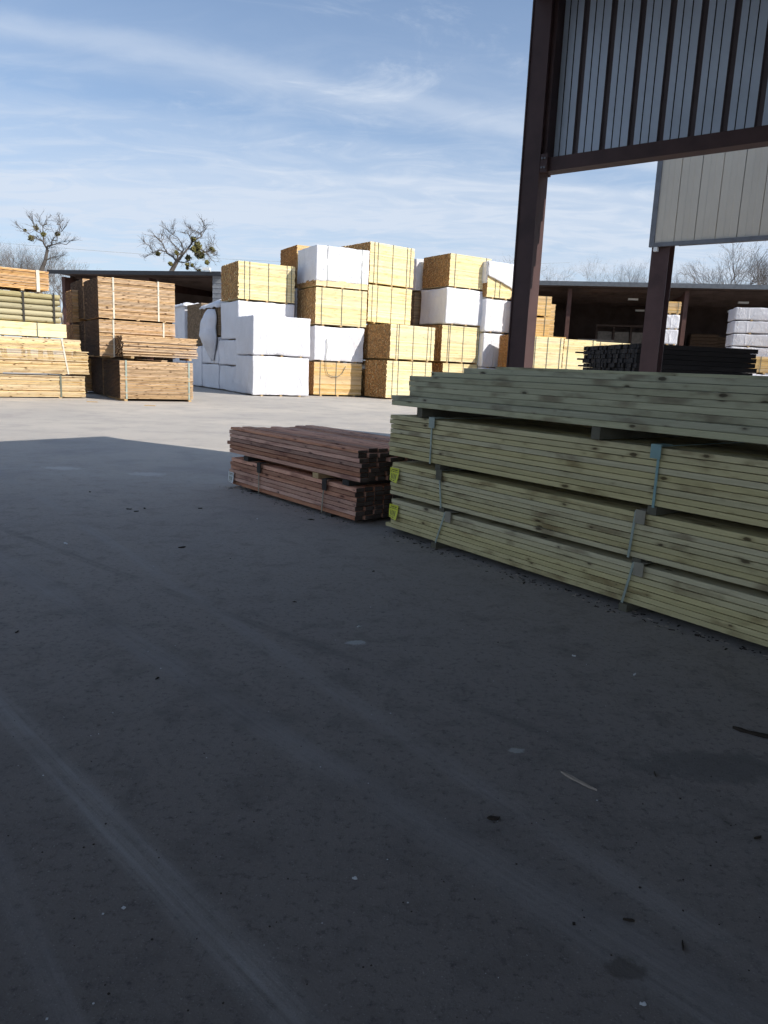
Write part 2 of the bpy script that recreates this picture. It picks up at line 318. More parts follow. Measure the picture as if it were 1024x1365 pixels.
# ------------------------------------------------------------------ helpers
class MB:
    def __init__(s): s.v = []; s.f = []; s.r = []; s.m = []
    def box(s, x0, x1, y0, y1, z0, z1, rnd=None, mi=0, yaw=0.0):
        n = len(s.v); c = ((x0, y0), (x1, y0), (x1, y1), (x0, y1))
        if yaw:
            mx_, my_ = (x0 + x1) / 2, (y0 + y1) / 2; ca, sa = math.cos(yaw), math.sin(yaw)
            c = [(mx_ + (x - mx_) * ca - (y - my_) * sa, my_ + (x - mx_) * sa + (y - my_) * ca) for x, y in c]
        s.v += [(x, y, z0) for x, y in c] + [(x, y, z1) for x, y in c]
        s.f += [(n, n + 3, n + 2, n + 1), (n + 4, n + 5, n + 6, n + 7), (n, n + 1, n + 5, n + 4),
                (n + 1, n + 2, n + 6, n + 5), (n + 2, n + 3, n + 7, n + 6), (n + 3, n, n + 4, n + 7)]
        r = random.random() if rnd is None else rnd
        s.r += [r] * 6; s.m += [mi] * 6
    def quad(s, a, b, c, d, mi=0):
        n = len(s.v); s.v += [tuple(a), tuple(b), tuple(c), tuple(d)]; s.f.append((n, n + 1, n + 2, n + 3)); s.r.append(0.5); s.m.append(mi)
    def tube(s, p, q, r1, r2, k=5, caps=False, mi=0):
        p, q = Vector(p), Vector(q); d = q - p
        if d.length < 1e-6: return
        a = d.orthogonal().normalized(); b = d.normalized().cross(a); n = len(s.v)
        for P_, r in ((p, r1), (q, r2)):
            for i in range(k):
                th = 2 * math.pi * i / k; s.v.append(tuple(P_ + r * (math.cos(th) * a + math.sin(th) * b)))
        rr = random.random()
        for i in range(k):
            j = (i + 1) % k; s.f.append((n + i, n + j, n + k + j, n + k + i)); s.r.append(rr); s.m.append(mi)
        if caps:
            s.f.append(tuple(n + i for i in reversed(range(k)))); s.f.append(tuple(n + k + i for i in range(k))); s.r += [rr] * 2; s.m += [mi] * 2
    def prism(s, prof, x0, x1):
        """profile in (y,z) swept along x"""
        n = len(s.v); k = len(prof)
        s.v += [(x0, y, z) for y, z in prof] + [(x1, y, z) for y, z in prof]
        for i in range(k):
            j = (i + 1) % k; s.f.append((n + i, n + k + i, n + k + j, n + j))
        s.f.append(tuple(n + i for i in range(k))); s.f.append(tuple(n + k + i for i in reversed(range(k))))
        s.r += [0.5] * (k + 2); s.m += [0] * (k + 2)
    def build(s, name, mats, parent=None, smooth=False, loc=None, rot=None):
        me = bpy.data.meshes.new(name); me.from_pydata(s.v, [], s.f)
        for m in (mats if isinstance(mats, (list, tuple)) else [mats]): me.materials.append(m)
        at_ = me.attributes.new('rnd', 'FLOAT', 'FACE'); at_.data.foreach_set('value', s.r)
        me.polygons.foreach_set('material_index', s.m)
        if smooth: me.polygons.foreach_set('use_smooth', [True] * len(s.f))
        me.update()
        o = bpy.data.objects.new(name, me); COL.objects.link(o)
        if parent: o.parent = parent
        if loc is not None: o.location = loc
        if rot is not None: o.rotation_euler = rot
        return o

def tag(o, label=None, cat=None, group=None, kind=None):
    if label: o['label'] = label
    if cat: o['category'] = cat
    if group: o['group'] = group
    if kind: o['kind'] = kind
    return o
def empty(name, loc, yaw, label, cat, group=None):
    e = bpy.data.objects.new(name, None); COL.objects.link(e); e.location = loc; e.rotation_euler = (0, 0, yaw)
    e.empty_display_size = 0.2
    return tag(e, label, cat, group)

def boards(L_, D, z0, z1, bh=0.05, bw=0.11, jx=0.012, jy=0.008, gap=0.004, ragged=0.0, skip=None, gy=None):
    gy = gap if gy is None else gy
    mb = MB(); nz = max(1, round((z1 - z0) / bh)); ny = max(1, round(D / bw)); h = (z1 - z0) / nz; w = D / ny
    for k in range(nz):
        rowj = random.uniform(-jy, jy)
        for j in range(ny):
            if skip and skip(j, k, ny, nz): continue
            a = random.uniform(-jx, jx); b_ = random.uniform(-jx, jx)
            if ragged and random.random() < 0.3: a += random.uniform(-ragged, ragged); b_ += random.uniform(-ragged, ragged)
            y0 = j * w + (rowj if j == 0 else 0) + gy * 0.5; y1 = (j + 1) * w - gy * 0.5 + (rowj if j == ny - 1 else 0)
            mb.box(a, L_ + b_, y0, y1, z0 + k * h + gap * 0.5, z0 + (k + 1) * h - gap * 0.5)
    return mb
def strap(parent, x, D, z0, z1, m, w=0.02, lean=0.0, name='strap', front_only=False):
    mb = MB(); e = 0.012; t_ = 0.004
    def b(xa, xb, ya, yb, za, zb, ln):
        n = len(mb.v); mb.box(xa, xb, ya, yb, za, zb)
        if ln:
            for i in range(n + 4, n + 8): vx = mb.v[i]; mb.v[i] = (vx[0] + ln, vx[1], vx[2])
    b(x, x + w, -e - t_, -e, z0 - 0.006, z1 + 0.006, lean)
    b(x + lean, x + lean + w, -e, D + e, z1 + 0.006, z1 + 0.010, 0)
    b(x, x + w, D + e, D + e + t_, z0 - 0.006, z1 + 0.006, lean)
    return mb.build(name, m, parent)
def bolsters(parent, D, z0, h, xs, m, out=0.0, w=0.09):
    for x in xs:
        mb = MB(); mb.box(x, x + w, -out, D + out, z0, z0 + h - 0.002)
        mb.build('bolster', m, parent)

def wrapbox(w, d, z0, z1, amp=0.022, seed=0.0, rag=0.0):
    """film tightly wrapped round a pack of lumber: rounded, creased box"""
    bm = bmesh.new(); nx, ny, nz = 22, 18, 14
    def face(fn, a, b_):
        def st(n): return [0, 0.012] + [i / n for i in range(1, n)] + [0.988, 1]
        sa, sb = st(a), st(b_); a += 2; b_ += 2
        g = [[bm.verts.new(fn(sa[i], sb[j])) for j in range(b_ + 1)] for i in range(a + 1)]
        for i in range(a):
            for j in range(b_): bm.faces.new((g[i][j], g[i + 1][j], g[i + 1][j + 1], g[i][j + 1]))
    face(lambda s, t: (s * w, 0, z0 + t * (z1 - z0)), nx, nz)
    face(lambda s, t: (w - s * w, d, z0 + t * (z1 - z0)), nx, nz)
    face(lambda s, t: (0, d - s * d, z0 + t * (z1 - z0)), ny, nz)
    face(lambda s, t: (w, s * d, z0 + t * (z1 - z0)), ny, nz)
    face(lambda s, t: (s * w, t * d, z1), nx, ny)
    face(lambda s, t: (s * w, d - t * d, z0), nx, ny)
    bmesh.ops.remove_doubles(bm, verts=bm.verts, dist=1e-5)
    bmesh.ops.recalc_face_normals(bm, faces=bm.faces)
    bm.normal_update()
    cx_, cy_, cz_ = w / 2, d / 2, (z0 + z1) / 2; rr = 0.022
    for v in bm.verts:
        co = v.co.copy(); n = v.normal
        q = Vector((min(max(co.x, rr), w - rr), min(max(co.y, rr), d - rr), min(max(co.z, z0 + rr), z1 - rr)))
        dd = co - q
        if dd.length > rr: co = q + dd.normalized() * rr
        p = co * 1.0 + Vector((seed, seed * 1.7, 0))
        a = noise.noise(p * 1.6) * 1.3 + abs(noise.noise(Vector((p.x * 3.4 + p.z * 2.0, p.y * 3.4 - p.z, p.z * 1.5)))) * 1.3
        co += n * a * amp
        if rag and co.z < z0 + rr * 1.5: co.z += rag * noise.noise(Vector((p.x * 2, p.y * 2, seed)))
        if rag and co.z > z1 - rr * 1.5: co.z += rag * 0.5 * noise.noise(Vector((p.x * 5, p.y * 5, seed)))
        v.co = co
    me = bpy.data.meshes.new('wrap'); bm.to_mesh(me); bm.free()
    me.polygons.foreach_set('use_smooth', [True] * len(me.polygons))
    return me
def add_mesh(name, me, m, parent):
    o = bpy.data.objects.new(name, me); COL.objects.link(o); me.materials.append(m); o.parent = parent; return o

BASE_YAW = {}
def frame(C, yaw, du=0.0, dv=0.0):
    a = R(yaw); return Vector((C[0] + du * math.cos(a) - dv * math.sin(a), C[1] + du * math.sin(a) + dv * math.cos(a), 0))

def bare_unit(C, yaw, w, d, z0, z1, label, group, mat=None, straps=(0.12, 0.5, 0.88), sm=None, bh=0.05, bw=0.11,
              bol=(0.15, 0.5, 0.85), jx=0.014, ragged=0.0, top_step=None, bolh=0.07, out=0.01, yj=None, strip=None, jy=0.007):
    o = C.copy(); o.z = z0
    e = empty('lumber_bundle', o, R(yaw) + (random.uniform(-0.008, 0.008) if yj is None else yj), label, 'lumber bundle', group)
    h = z1 - z0
    bolsters(e, d, 0, bolh, [w * b - 0.04 for b in bol], M_stick, out)
    if bh < 0.045: jy, gp_ = 0.020, 0.012
    else: gp_ = 0.006
    if mat is M_picket: jx = min(jx, 0.004) if not ragged else jx
    mb = boards(w, d, bolh, h, bh, bw, jx, jy, gp_, ragged, top_step, 0.002 if mat is M_picket else None)
    mb.build('boards', mat or M_yellow, e)
    for s in straps: strap(e, w * s, d, bolh, h, sm or M_strap, 0.026 if sm is None else 0.05)
    return e
def wrap_unit(C, yaw, w, d, z0, z1, label, group, m=None, seed=None, part=None, bmat=None, amp=0.022, rag=0.02, straps=()):
    o = C.copy(); o.z = z0
    e = empty('wrapped_lumber_bundle', o, R(yaw) + random.uniform(-0.01, 0.01), label, 'wrapped bundle', group)
    h = z1 - z0; seed = random.random() * 50 if seed is None else seed
    bolsters(e, d, 0, 0.05, [w * b for b in (0.14, 0.48, 0.82)], M_stick, 0.01)
    zb = 0.05
    if part:       # bare boards show below the film
        boards(w - 0.02, d - 0.02, zb, part + 0.05, 0.05, 0.11, 0.01, 0.004, 0.006).build('boards', bmat or M_yellow, e)
        zb = part
    add_mesh('wrap', wrapbox(w, d, zb, h, amp, seed, rag), m or M_film, e)
    for s in straps: strap(e, w * s, d + 0.03, 0.05, h + 0.01, M_strap, 0.02)
    return e

# ------------------------------------------------------------------ ground
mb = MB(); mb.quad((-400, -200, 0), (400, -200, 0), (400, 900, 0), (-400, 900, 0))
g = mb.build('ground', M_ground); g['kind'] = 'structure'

# ------------------------------------------------------------------ far stacks of bundles
G1 = 'bare lumber bundles in the sunlit stacks'; G2 = 'white wrapped bundles in the sunlit stacks'
VA = (-5.39, 29.54)
f = frame(VA, 29)
wrap_unit(f, 29, 2.37, 2.2, 0, 1.55, 'white wrapped bundle on the ground at the front of the block, under another white one', G2, seed=2)
wrap_unit(f, 29, 2.40, 2.2, 1.56, 3.10, 'white wrapped bundle topping the frontmost two-high white pile', G2, seed=5)

VB = (-6.42, 31.75)
f = frame(VB, 30)
wrap_unit(f, 30, 2.3, 2.6, 0, 1.10, 'white wrapped bundle at the foot of the shaded row, right behind the front pile', G2, M_film)
wrap_unit(f, 30, 2.3, 2.6, 1.11, 2.19, 'white wrapped bundle second up in the shaded row beside the front pile', G2, M_film)
wrap_unit(f, 30, 2.5, 2.35, 2.22, 3.79, 'tall white wrapped bundle carrying the leftmost bare yellow bundle', G2)
bare_unit(f, 30, 2.5, 2.35, 3.81, 5.38, 'bare yellow lumber bundle standing alone on a white wrapped bundle, leftmost of the yellow ones', G1,
          straps=(0.10, 0.19, 0.52, 0.85, 0.93), bh=0.055, ragged=0.03, mat=M_yellow)
f = frame(VB, 30, 0, 2.72)
wrap_unit(f, 30, 2.5, 2.6, 0, 1.13, 'shaded white wrapped bundle on the ground, middle of the row beside the picket pile', G2)
wrap_unit(f, 30, 2.5, 2.6, 1.14, 2.35, 'shaded white wrapped bundle under the loose hanging film', G2)
e = bare_unit(frame(VB, 30, 0.0, 2.75), 30, 2.4, 2.55, 2.36, 3.74, 'weathered brown bundle with a sheet of white film over its top', G1, mat=M_osb, straps=())
# sheet of film lying over it and a bulging tail hanging down
def drape(parent, fn, nu, nv, name='loose_film', m=None):
    me = bpy.data.meshes.new(name); vs = []; fs = []
    for i in range(nu + 1):
        for j in range(nv + 1): vs.append(tuple(fn(i / nu, j / nv)))
    for i in range(nu):
        for j in range(nv):
            a = i * (nv + 1) + j; fs.append((a, a + nv + 1, a + nv + 2, a + 1))
    me.from_pydata(vs, [], fs); me.polygons.foreach_set('use_smooth', [True] * len(fs)); me.materials.append(m or M_film)
    o = bpy.data.objects.new(name, me); COL.objects.link(o); o.parent = parent
    so_ = o.modifiers.new('thick', 'SOLIDIFY'); so_.thickness = 0.01
    return o
def f1(s, t):
    x = -0.15 + s * 2.7; y = -0.12 + t * 2.7
    z = 1.45 + 0.34 * math.sin(math.pi * min(1, s * 1.1)) * math.sin(math.pi * t) ** 0.5 + 0.10 * noise.noise(Vector((x * 2, y * 2, 3)))
    if s < 0.04 or t < 0.04: z -= 0.14
    return (x, y, z)
drape(e, f1, 24, 24)
def f2(s, t):                # bulging tail down the left end of the row
    th = t * math.pi
    hgt = 1.20 - s * 2.25
    wd = 0.62 * math.sin(math.pi * min(1.0, 0.22 + s * 0.72)) ** 0.8
    bulge = 0.55 * math.sin(math.pi * min(1, 0.12 + s * 0.85))
    y = 0.62 - math.cos(th) * wd; x = -0.08 - math.sin(th) * bulge * (1 + 0.30 * noise.noise(Vector((t * 7, s * 3, 1))) - 0.22 * abs(noise.noise(Vector((t * 14, s * 4, 8)))))
    return (x, y + 0.10 * noise.noise(Vector((s * 4, t * 3, 9))), hgt + 0.08 * noise.noise(Vector((s * 3, t * 6, 5))))
drape(e, f2, 26, 20)
f = frame(VB, 30, 0, 5.45)
wrap_unit(f, 30, 2.5, 1.35, 0, 1.95, 'tall shaded white wrapped bundle on the ground at the far end of the row', G2)
bare_unit(frame(VB, 30, -0.0, 5.40), 30, 2.5, 2.5, 1.96, 3.98, 'weathered brown bundle with speckled ends at the far end of the white row', G1, mat=M_osb, straps=())
wrap_unit(frame(VB, 30, 0, 6.85), 30, 2.4, 1.2, 0, 1.95, 'narrow white wrapped bundle supporting the weathered brown one at the back', G2)
e = wrap_unit(frame(VB, 30, -0.1, 8.15), 30, 2.4, 2.5, 0, 4.05, 'bluish white wrapped stack with a crumpled top, nearest the long dark shed', G2)
def f3(s, t):
    x = -0.12 + s * 2.6; y = -0.15 + t * 2.8
    z = 4.03 + 0.16 * abs(noise.noise(Vector((x * 2.2, y * 2.2, 13)))) + 0.05
    if s < 0.05 or t < 0.05: z -= 0.16
    return (x, y, z)
drape(e, f3, 20, 20)

VF = (-3.24, 32.02)
f = frame(VF, 28)
bare_unit(f, 28, 2.25, 2.1, 0, 1.44, 'bare tan lumber bundle on the ground with a looped dark cord hanging on its face', G1, mat=M_yellow2, straps=(0.12, 0.45), bh=0.05)
e = wrap_unit(f, 28, 2.30, 2.1, 1.46, 2.92, 'white wrapped bundle with creased film second up in the five-high pile', G2, seed=31, amp=0.03)
mb = MB()      # loose cord looping below the film
cord = [(0.52, 0.95), (0.55, 0.6), (0.50, 0.2), (0.53, -0.3), (0.62, -0.52), (0.85, -0.62), (1.1, -0.60), (1.3, -0.45), (1.45, -0.15)]
for a, b_ in zip(cord, cord[1:]): mb.tube((a[0], -0.06, a[1]), (b_[0], -0.06, b_[1]), 0.012, 0.012, 5)
mb.build('loose_cord', M_strap, e)
bare_unit(f, 28, 2.38, 2.15, 2.94, 4.50, 'pale yellow bundle with three dark straps, midway up the five-high pile', G1, straps=(0.11, 0.50, 0.89), bh=0.05)
wrap_unit(f, 28, 2.42, 2.15, 4.52, 6.18, 'white wrapped bundle with bare boards showing below its film, on top of the five-high pile', G2, part=0.26, seed=17, rag=0.04, straps=(0.2, 0.86))
f = frame(VF, 28, 0, 2.3)
for z0_, z1_ in ((0, 1.5), (1.5, 2.9)):
    wrap_unit(f, 28, 2.4, 2.0, z0_ + .01, z1_, 'white wrapped bundle hidden low behind the five-high pile', G2)
wrap_unit(f, 28, 2.35, 2.0, 2.93, 4.6, 'white wrapped bundle in the narrow gap behind the five-high pile', G2)
bare_unit(f, 28, 2.4, 2.1, 4.62, 6.45, 'dark brown bundle standing behind the topmost white wrapped one', G1, mat=M_yellow2, straps=())

VG = (-0.05, 31.89)
f = frame(VG, 38)
bare_unit(frame(VG, 38, -0.12), 38, 2.5, 1.55, 0, 1.62, 'yellow bundle with rough brown ends, on the ground just left of the green lumber', G1, straps=(0.12, 0.24, 0.55, 0.85), bh=0.05, ragged=0.03)
bare_unit(f, 38, 2.46, 1.60, 1.64, 3.13, 'wide yellow bundle with paired dark straps, second level right of centre', G1, straps=(0.13, 0.18, 0.5, 0.83, 0.91), bh=0.05)
f = frame(VG, 38, 0.0, 1.68)
for z0_, z1_ in ((0, 1.6), (1.62, 3.13)):
    bare_unit(frame(VG, 38, 0.1, 1.68), 38, 2.3, 1.6, z0_, z1_, 'yellow bundle hidden behind the wide yellow one', G1, straps=())
bare_unit(f, 38, 2.42, 1.6, 3.20, 4.82, 'yellow bundle third up in the tall yellow pile, below the topmost one', G1, straps=(0.08, 0.2, 0.52, 0.86), bh=0.05)
bare_unit(frame(VG, 38, 0.0, 1.66), 38, 2.46, 2.2, 4.84, 6.58, 'topmost yellow bundle of the tall pile, tied with five straps', G1, straps=(0.09, 0.17, 0.5, 0.83, 0.91), bh=0.05, ragged=0.02)

VH = (2.40, 34.49)
f = frame(VH, 32)
bare_unit(f, 32, 2.3, 2.0, 0, 1.64, 'yellow bundle low behind the end of the green lumber', G1, straps=(0.14, 0.5, 0.86))
bare_unit(frame(VH, 32, -0.15), 32, 2.42, 2.0, 1.66, 3.33, 'yellow bundle under a white wrapped one, left of the steel post', G1, straps=(0.14, 0.18, 0.5, 0.84, 0.88), bh=0.05)
wrap_unit(f, 32, 2.35, 2.05, 3.37, 4.96, 'white wrapped bundle between two yellow ones, near the steel post', G2, seed=41)
bare_unit(frame(VH, 32, 0.08), 32, 2.35, 2.1, 4.98, 6.45, 'yellow bundle with an orange-brown end, on top of a white wrapped one near the post', G1, straps=(0.12, 0.87), bh=0.05)
f = frame(VH, 32, -0.2, 2.3)
bare_unit(f, 32, 2.2, 2.0, 0, 3.3, 'tall brown bundle hidden behind the stack near the post', G1, mat=M_osb, straps=())
bare_unit(f, 32, 2.2, 2.0, 3.32, 4.9, 'dark bundle seen in the slot between the two tallest piles', G1, mat=M_osb, straps=())
wrap_unit(f, 32, 2.2, 2.0, 4.92, 6.4, 'shaded white wrapped bundle seen in the slot between the two tallest piles', G2)

VI = (4.28, 35.3)
f = frame(VI, 32)
wrap_unit(f, 32, 2.3, 1.9, 0, 1.5, 'white wrapped bundle on the ground immediately behind the steel post', G2)
wrap_unit(f, 32, 2.3, 1.9, 1.52, 3.10, 'white wrapped bundle second up immediately left of the steel post', G2)
wrap_unit(f, 32, 2.3, 1.9, 3.14, 4.62, 'white wrapped bundle third up immediately left of the steel post', G2)
e = bare_unit(f, 32, 2.3, 1.9, 4.66, 5.75, 'yellow bundle half covered by a slanting white sheet, beside the steel post', G1, straps=(0.2, 0.32))
def f4(s, t):              # sheet: over the top and slanting down the front
    if t < 0.45:
        y = 1.9 * (1 - t / 0.45); z = 1.62 + 0.08 * noise.noise(Vector((s * 5, y * 2, 2)))
    else:
        q = (t - 0.45) / 0.55; y = -0.06 - 0.03 * noise.noise(Vector((s * 6, q * 3, 7))); z = 1.62 - q * (0.62 + 0.75 * s)
    return (-0.05 + s * 2.4, y, z + 0.22 * s * (t < 0.45) * 0 + 0.05 * noise.noise(Vector((s * 7, t * 6, 0))))
drape(e, f4, 22, 26)
def f5(s, t):
    if t < 0.5: return (0.0 - 0.07, 1.9 * (1 - t * 2), 1.6 - s * 0.95)
    return (-0.07, 1.9 * (1 - t * 2) * 0, 1.6 - s * 0.95)
mb = MB(); mb.box(0.0, 2.3, 0.05, 1.85, 1.09, 1.58); mb.build('boards', M_yellow, e)
drape(e, lambda s, t: (-0.07 + 0.02 * noise.noise(Vector((s * 5, t * 5, 4))), -0.05 + t * 1.95, 1.62 - s * 0.95), 10, 12, m=M_film)

G3 = 'yellow lumber bundles behind the dark timber pile'
VJ = (5.75, 31.2)
f = frame(VJ, 16)
bare_unit(f, 16, 1.46, 0.8, 0, 1.4, 'sunlit yellow bundle low between the two steel posts, under the near one', G3, straps=(0.12, 0.5, 0.9))
bare_unit(f, 16, 1.46, 0.8, 1.42, 2.84, 'sunlit yellow bundle with speckled end, just right of the near steel post', G3, straps=(0.12, 0.5, 0.9), bh=0.05)
f = frame(VJ, 16, 1.6, 0.2)
bare_unit(f, 16, 1.5, 1.6, 0, 1.4, 'lower sunlit yellow bundle partly behind the left end of the dark timber', G3, straps=(0.12, 0.9))
bare_unit(f, 16, 1.5, 1.6, 1.42, 2.82, 'sunlit yellow bundle partly behind the left end of the dark timber', G3, straps=(0.12, 0.9), mat=M_yellow)
f = frame(VJ, 16, 0.4, 2.6)
bare_unit(f, 16, 2.6, 1.5, 0, 3.02, 'brown-ended bundle peeking over the sunlit yellow ones', G3, mat=M_yellow2, straps=())
f = frame(VJ, 16, 3.5, 1.6)
bare_unit(f, 16, 2.2, 1.5, 0, 2.86, 'pale bundle peeking over the dark timber left of the far post', G3, straps=(0.1, 0.3, 0.8))

# ------------------------------------------------------------------ left hand stacks
G4 = 'timber stacked at the left edge of the yard'
PR = Vector((-9.28, 22.82, 0)); Lp = 4.9; yp = 40
def pl(dx, dv=0.0, Lx=Lp):     # origin so that the right end is dx along the row
    a = R(yp); return Vector((PR.x + (dx - Lx) * math.cos(a) - dv * math.sin(a), PR.y + (dx - Lx) * math.sin(a) + dv * math.cos(a), 0))
bare_unit(pl(0.0), yp, Lp, 1.2, 0, 0.66, 'orange-tan board bundle at the bottom of the left stack', G4, mat=M_tan, straps=(0.85,), bh=0.034, bolh=0.03, yj=0, bw=0.14, sm=M_strap)
def stepskip(j, k, ny, nz): return False
e = bare_unit(pl(0.12), yp, Lp, 1.2, 0.69, 1.40, 'honey-coloured board bundle with a white strap, second from the ground at the far left', G4, mat=M_tan, straps=(), bh=0.034, bolh=0.03, yj=0, bw=0.14, jx=0.03)
boards(Lp - 0.22, 1.2, 0.71, 1.04, 0.034, 0.14, 0.02, 0.01, 0.006).build('boards', M_tan, e)
strap(e, Lp - 0.62, 1.2, 0.03, 1.04, M_strapw, 0.045, -0.16)
e = bare_unit(pl(-0.48), yp, Lp, 1.1, 1.75, 2.16, 'pale smooth timber bundle under the round posts', G4, mat=M_yellow, straps=(0.83,), bh=0.20, bolh=0.02, yj=0, bw=0.30)
lg = empty('round_post_bundle', pl(-0.62) + Vector((0, 0, 2.17)), R(yp), 'bundle of round greenish posts held by two dark straps', 'post bundle', G4)
rp = 0.082
for k in range(5):
    for j in range(7):
        mb = MB(); y = 0.09 + j * 0.168; z = 0.085 + k * 0.166
        mb.tube((random.uniform(-0.03, 0.03), y, z), (Lp + random.uniform(-0.04, 0.06), y, z), rp * random.uniform(0.93, 1.0), rp * random.uniform(0.88, 0.98), 12, True)
        mb.build('post', M_log, lg, smooth=False)
strap(lg, Lp - 0.22, 1.2, 0.0, 0.84, M_cardd, 0.05); strap(lg, Lp - 1.05, 1.2, 0.0, 0.84, M_cardd, 0.05)
e = bare_unit(pl(-0.92), yp, Lp, 1.2, 3.03, 3.62, 'reddish tan board bundle topping the left stack', G4, mat=M_orange, straps=(), bh=0.034, bolh=0.05, yj=0, bw=0.14)
strap(e, Lp - 0.35, 1.2, 0.0, 0.59, M_strapw, 0.09)

G5 = 'picket bundles piled left of the white wrapped ones'
VS = Vector((-10.75, 25.6, 0))
for z0_, z1_, lb in ((0, 1.2, 'lowest orange board bundle in the gap between the left stack and the picket pile'),
                     (1.22, 2.3, 'middle orange board bundle in the gap between the left stack and the picket pile'),
                     (2.32, 3.43, 'orange board bundle with a diagonal shadow, in the gap left of the picket pile')):
    bare_unit(frame((VS.x, VS.y), 33), 33, 2.3, 1.2, z0_, z1_, lb, G4, mat=M_orange, straps=(), bh=0.042)

VQ = (-7.99, 22.21)
f = frame(VQ, 32)
def ragged_top(j, k, ny, nz): return k >= nz - 3 and random.random() < 0.25 and False
bare_unit(f, 32, 2.20, 2.3, 0, 1.19, 'tan picket bundle on the ground at the front, tied by two green straps', G5, mat=M_picket, straps=(0.07, 0.93), sm=M_strapg, bh=0.038, bw=0.09, jx=0.02, bol=(0.07, 0.95))
bare_unit(frame(VQ, 32, 0.10, -0.02), 32, 2.22, 0.95, 1.26, 1.93, 'loose-ended picket bundle resting forward on the lowest one', G5, mat=M_picket, straps=(), bh=0.038, bw=0.09, jx=0.04, ragged=0.05, bol=(0.12, 0.9))
f = frame(VQ, 32, -0.35, 1.02)
bare_unit(f, 32, 2.30, 2.3, 1.26, 2.38, 'tan picket bundle second level, set back under the tallest one', G5, mat=M_picket, straps=(0.17, 0.83), sm=M_strapw, bh=0.038, bw=0.09, jx=0.01, bolh=0.03)
bare_unit(f, 32, 2.30, 2.3, 2.40, 3.62, 'tan picket bundle crowning its pile, with two pale straps', G5, mat=M_picket, straps=(0.18, 0.765), sm=M_strapw, bh=0.038, bw=0.09, jx=0.01, bolh=0.03)
f = frame(VQ, 32, 0, 2.5)
bare_unit(f, 32, 2.1, 3.0, 0, 1.24, 'picket bundle on the ground behind the front one, its shaded ends facing left', G5, mat=M_picket, straps=(), bh=0.038, bw=0.09, jx=0.01)
f = frame(VQ, 32, -0.35, 3.45)
bare_unit(f, 32, 2.1, 2.3, 1.26, 2.4, 'rearmost picket bundle at the second level, in shade', G5, mat=M_picket, straps=(), bh=0.038, bw=0.09)
bare_unit(f, 32, 2.1, 2.3, 2.42, 3.74, 'rearmost picket bundle at the top level, in shade', G5, mat=M_picket, straps=(), bh=0.038, bw=0.09)

# ------------------------------------------------------------------ green treated lumber (near right)
G6 = 'green treated lumber bundles at the right'
EG = Vector((0.0234, 5.8652, 0)); YG = math.atan2(-0.794, 0.607); LG = 4.88
def tagmesh(parent, x, y, z, w, h, curl, mat, rows=6, flip=1):
    """small paper tag hanging from the boards, bottom curling outwards"""
    me = bpy.data.meshes.new('tag'); vs = []; fs = []; mi = []
    nu, nv = 12, 16
    for j in range(nv + 1):
        for i in range(nu + 1):
            s = i / nu; t = j / nv
            vs.append((x + s * w + t * t * 0.012 * flip, y - curl * (t ** 2) * (0.35 + s * 0.65), z - t * h - 0.012 * s * t))
    for j in range(nv):
        for i in range(nu):
            a = j * (nu + 1) + i; fs.append((a, a + nu + 1, a + nu + 2, a + 1))
            ink = 0
            if j == 2 and 2 <= i <= 9: ink = 1
            if j == 4 and 1 <= i <= 10 and i % 3 != 0: ink = 1
            if 7 <= j <= 12 and 2 <= i <= 9 and (i % 2 == 0): ink = 1
            if j == 14 and 1 <= i <= 8: ink = 1 if i % 4 else 0
            mi.append(ink)
    me.from_pydata(vs, [], fs); me.materials.append(mat); me.materials.append(M_ink); me.polygons.foreach_set('material_index', mi)
    o = bpy.data.objects.new('tag', me); COL.objects.link(o); o.parent = parent
    o.modifiers.new('thick', 'SOLIDIFY').thickness = 0.0008
    return o
def green_bundle(z0, z1, du, label, straps, n=8, mat=None, first_out=0.0, tagz=None):
    o = EG + Vector((math.cos(YG) * du, math.sin(YG) * du, z0))
    e = empty('treated_lumber_bundle', o, YG, label, 'lumber bundle', G6)
    h = z1 - z0; mb = MB(); ny = 9; bw = 0.142; bh = h / n
    for k in range(n):
        off = random.uniform(-0.006, 0.006)
        for j in range(ny):
            xa = random.uniform(-0.012, 0.012); xb = LG + random.uniform(-0.02, 0.02)
            if k == 0 and j < 2: xa -= first_out
            dy = off + random.uniform(-0.002, 0.002) if j == 0 else 0
            mb.box(xa, xb, j * bw + dy + 0.001, (j + 1) * bw - 0.001 + dy, k * bh + 0.0014, (k + 1) * bh - 0.0022)
    o_ = mb.build('boards', mat or M_green, e)
    bv = o_.modifiers.new('edge', 'BEVEL'); bv.width = 0.0028; bv.segments = 2; bv.limit_method = 'ANGLE'
    for (x, ln, m, guard, gm) in straps:
        strap(e, x, ny * bw, 0.0, h, m, 0.015, ln)
        gx = x + ln - 0.022 + guard
        mb = MB(); mb.box(gx, gx + 0.062, -0.020, -0.0155, h - 0.06, h + 0.013); mb.box(gx, gx + 0.062, -0.020, 0.08, h + 0.013, h + 0.017)
        gd = mb.build('strap_guard', gm, e)
    if tagz is not None: tagmesh(e, 0.0, -0.012, tagz, 0.115, 0.10, 0.035, M_tag)
    return e
b1 = green_bundle(0.045, 0.282, 0.045, 'lowest green treated bundle on the concrete, with a yellow tag at its left end',
             [(0.57, 0.09, M_strapg, 0.035, M_card), (2.20, 0.05, M_strapg, 0.035, M_card)], 7, first_out=0.075, tagz=0.195)
b2 = green_bundle(0.318, 0.575, 0.035, 'green treated bundle second from the ground, with a yellow tag at its left end',
             [(0.62, -0.04, M_strapg, 0.0, M_stickg), (2.22, 0.02, M_strapg, 0.03, M_card)], 8, tagz=0.215)
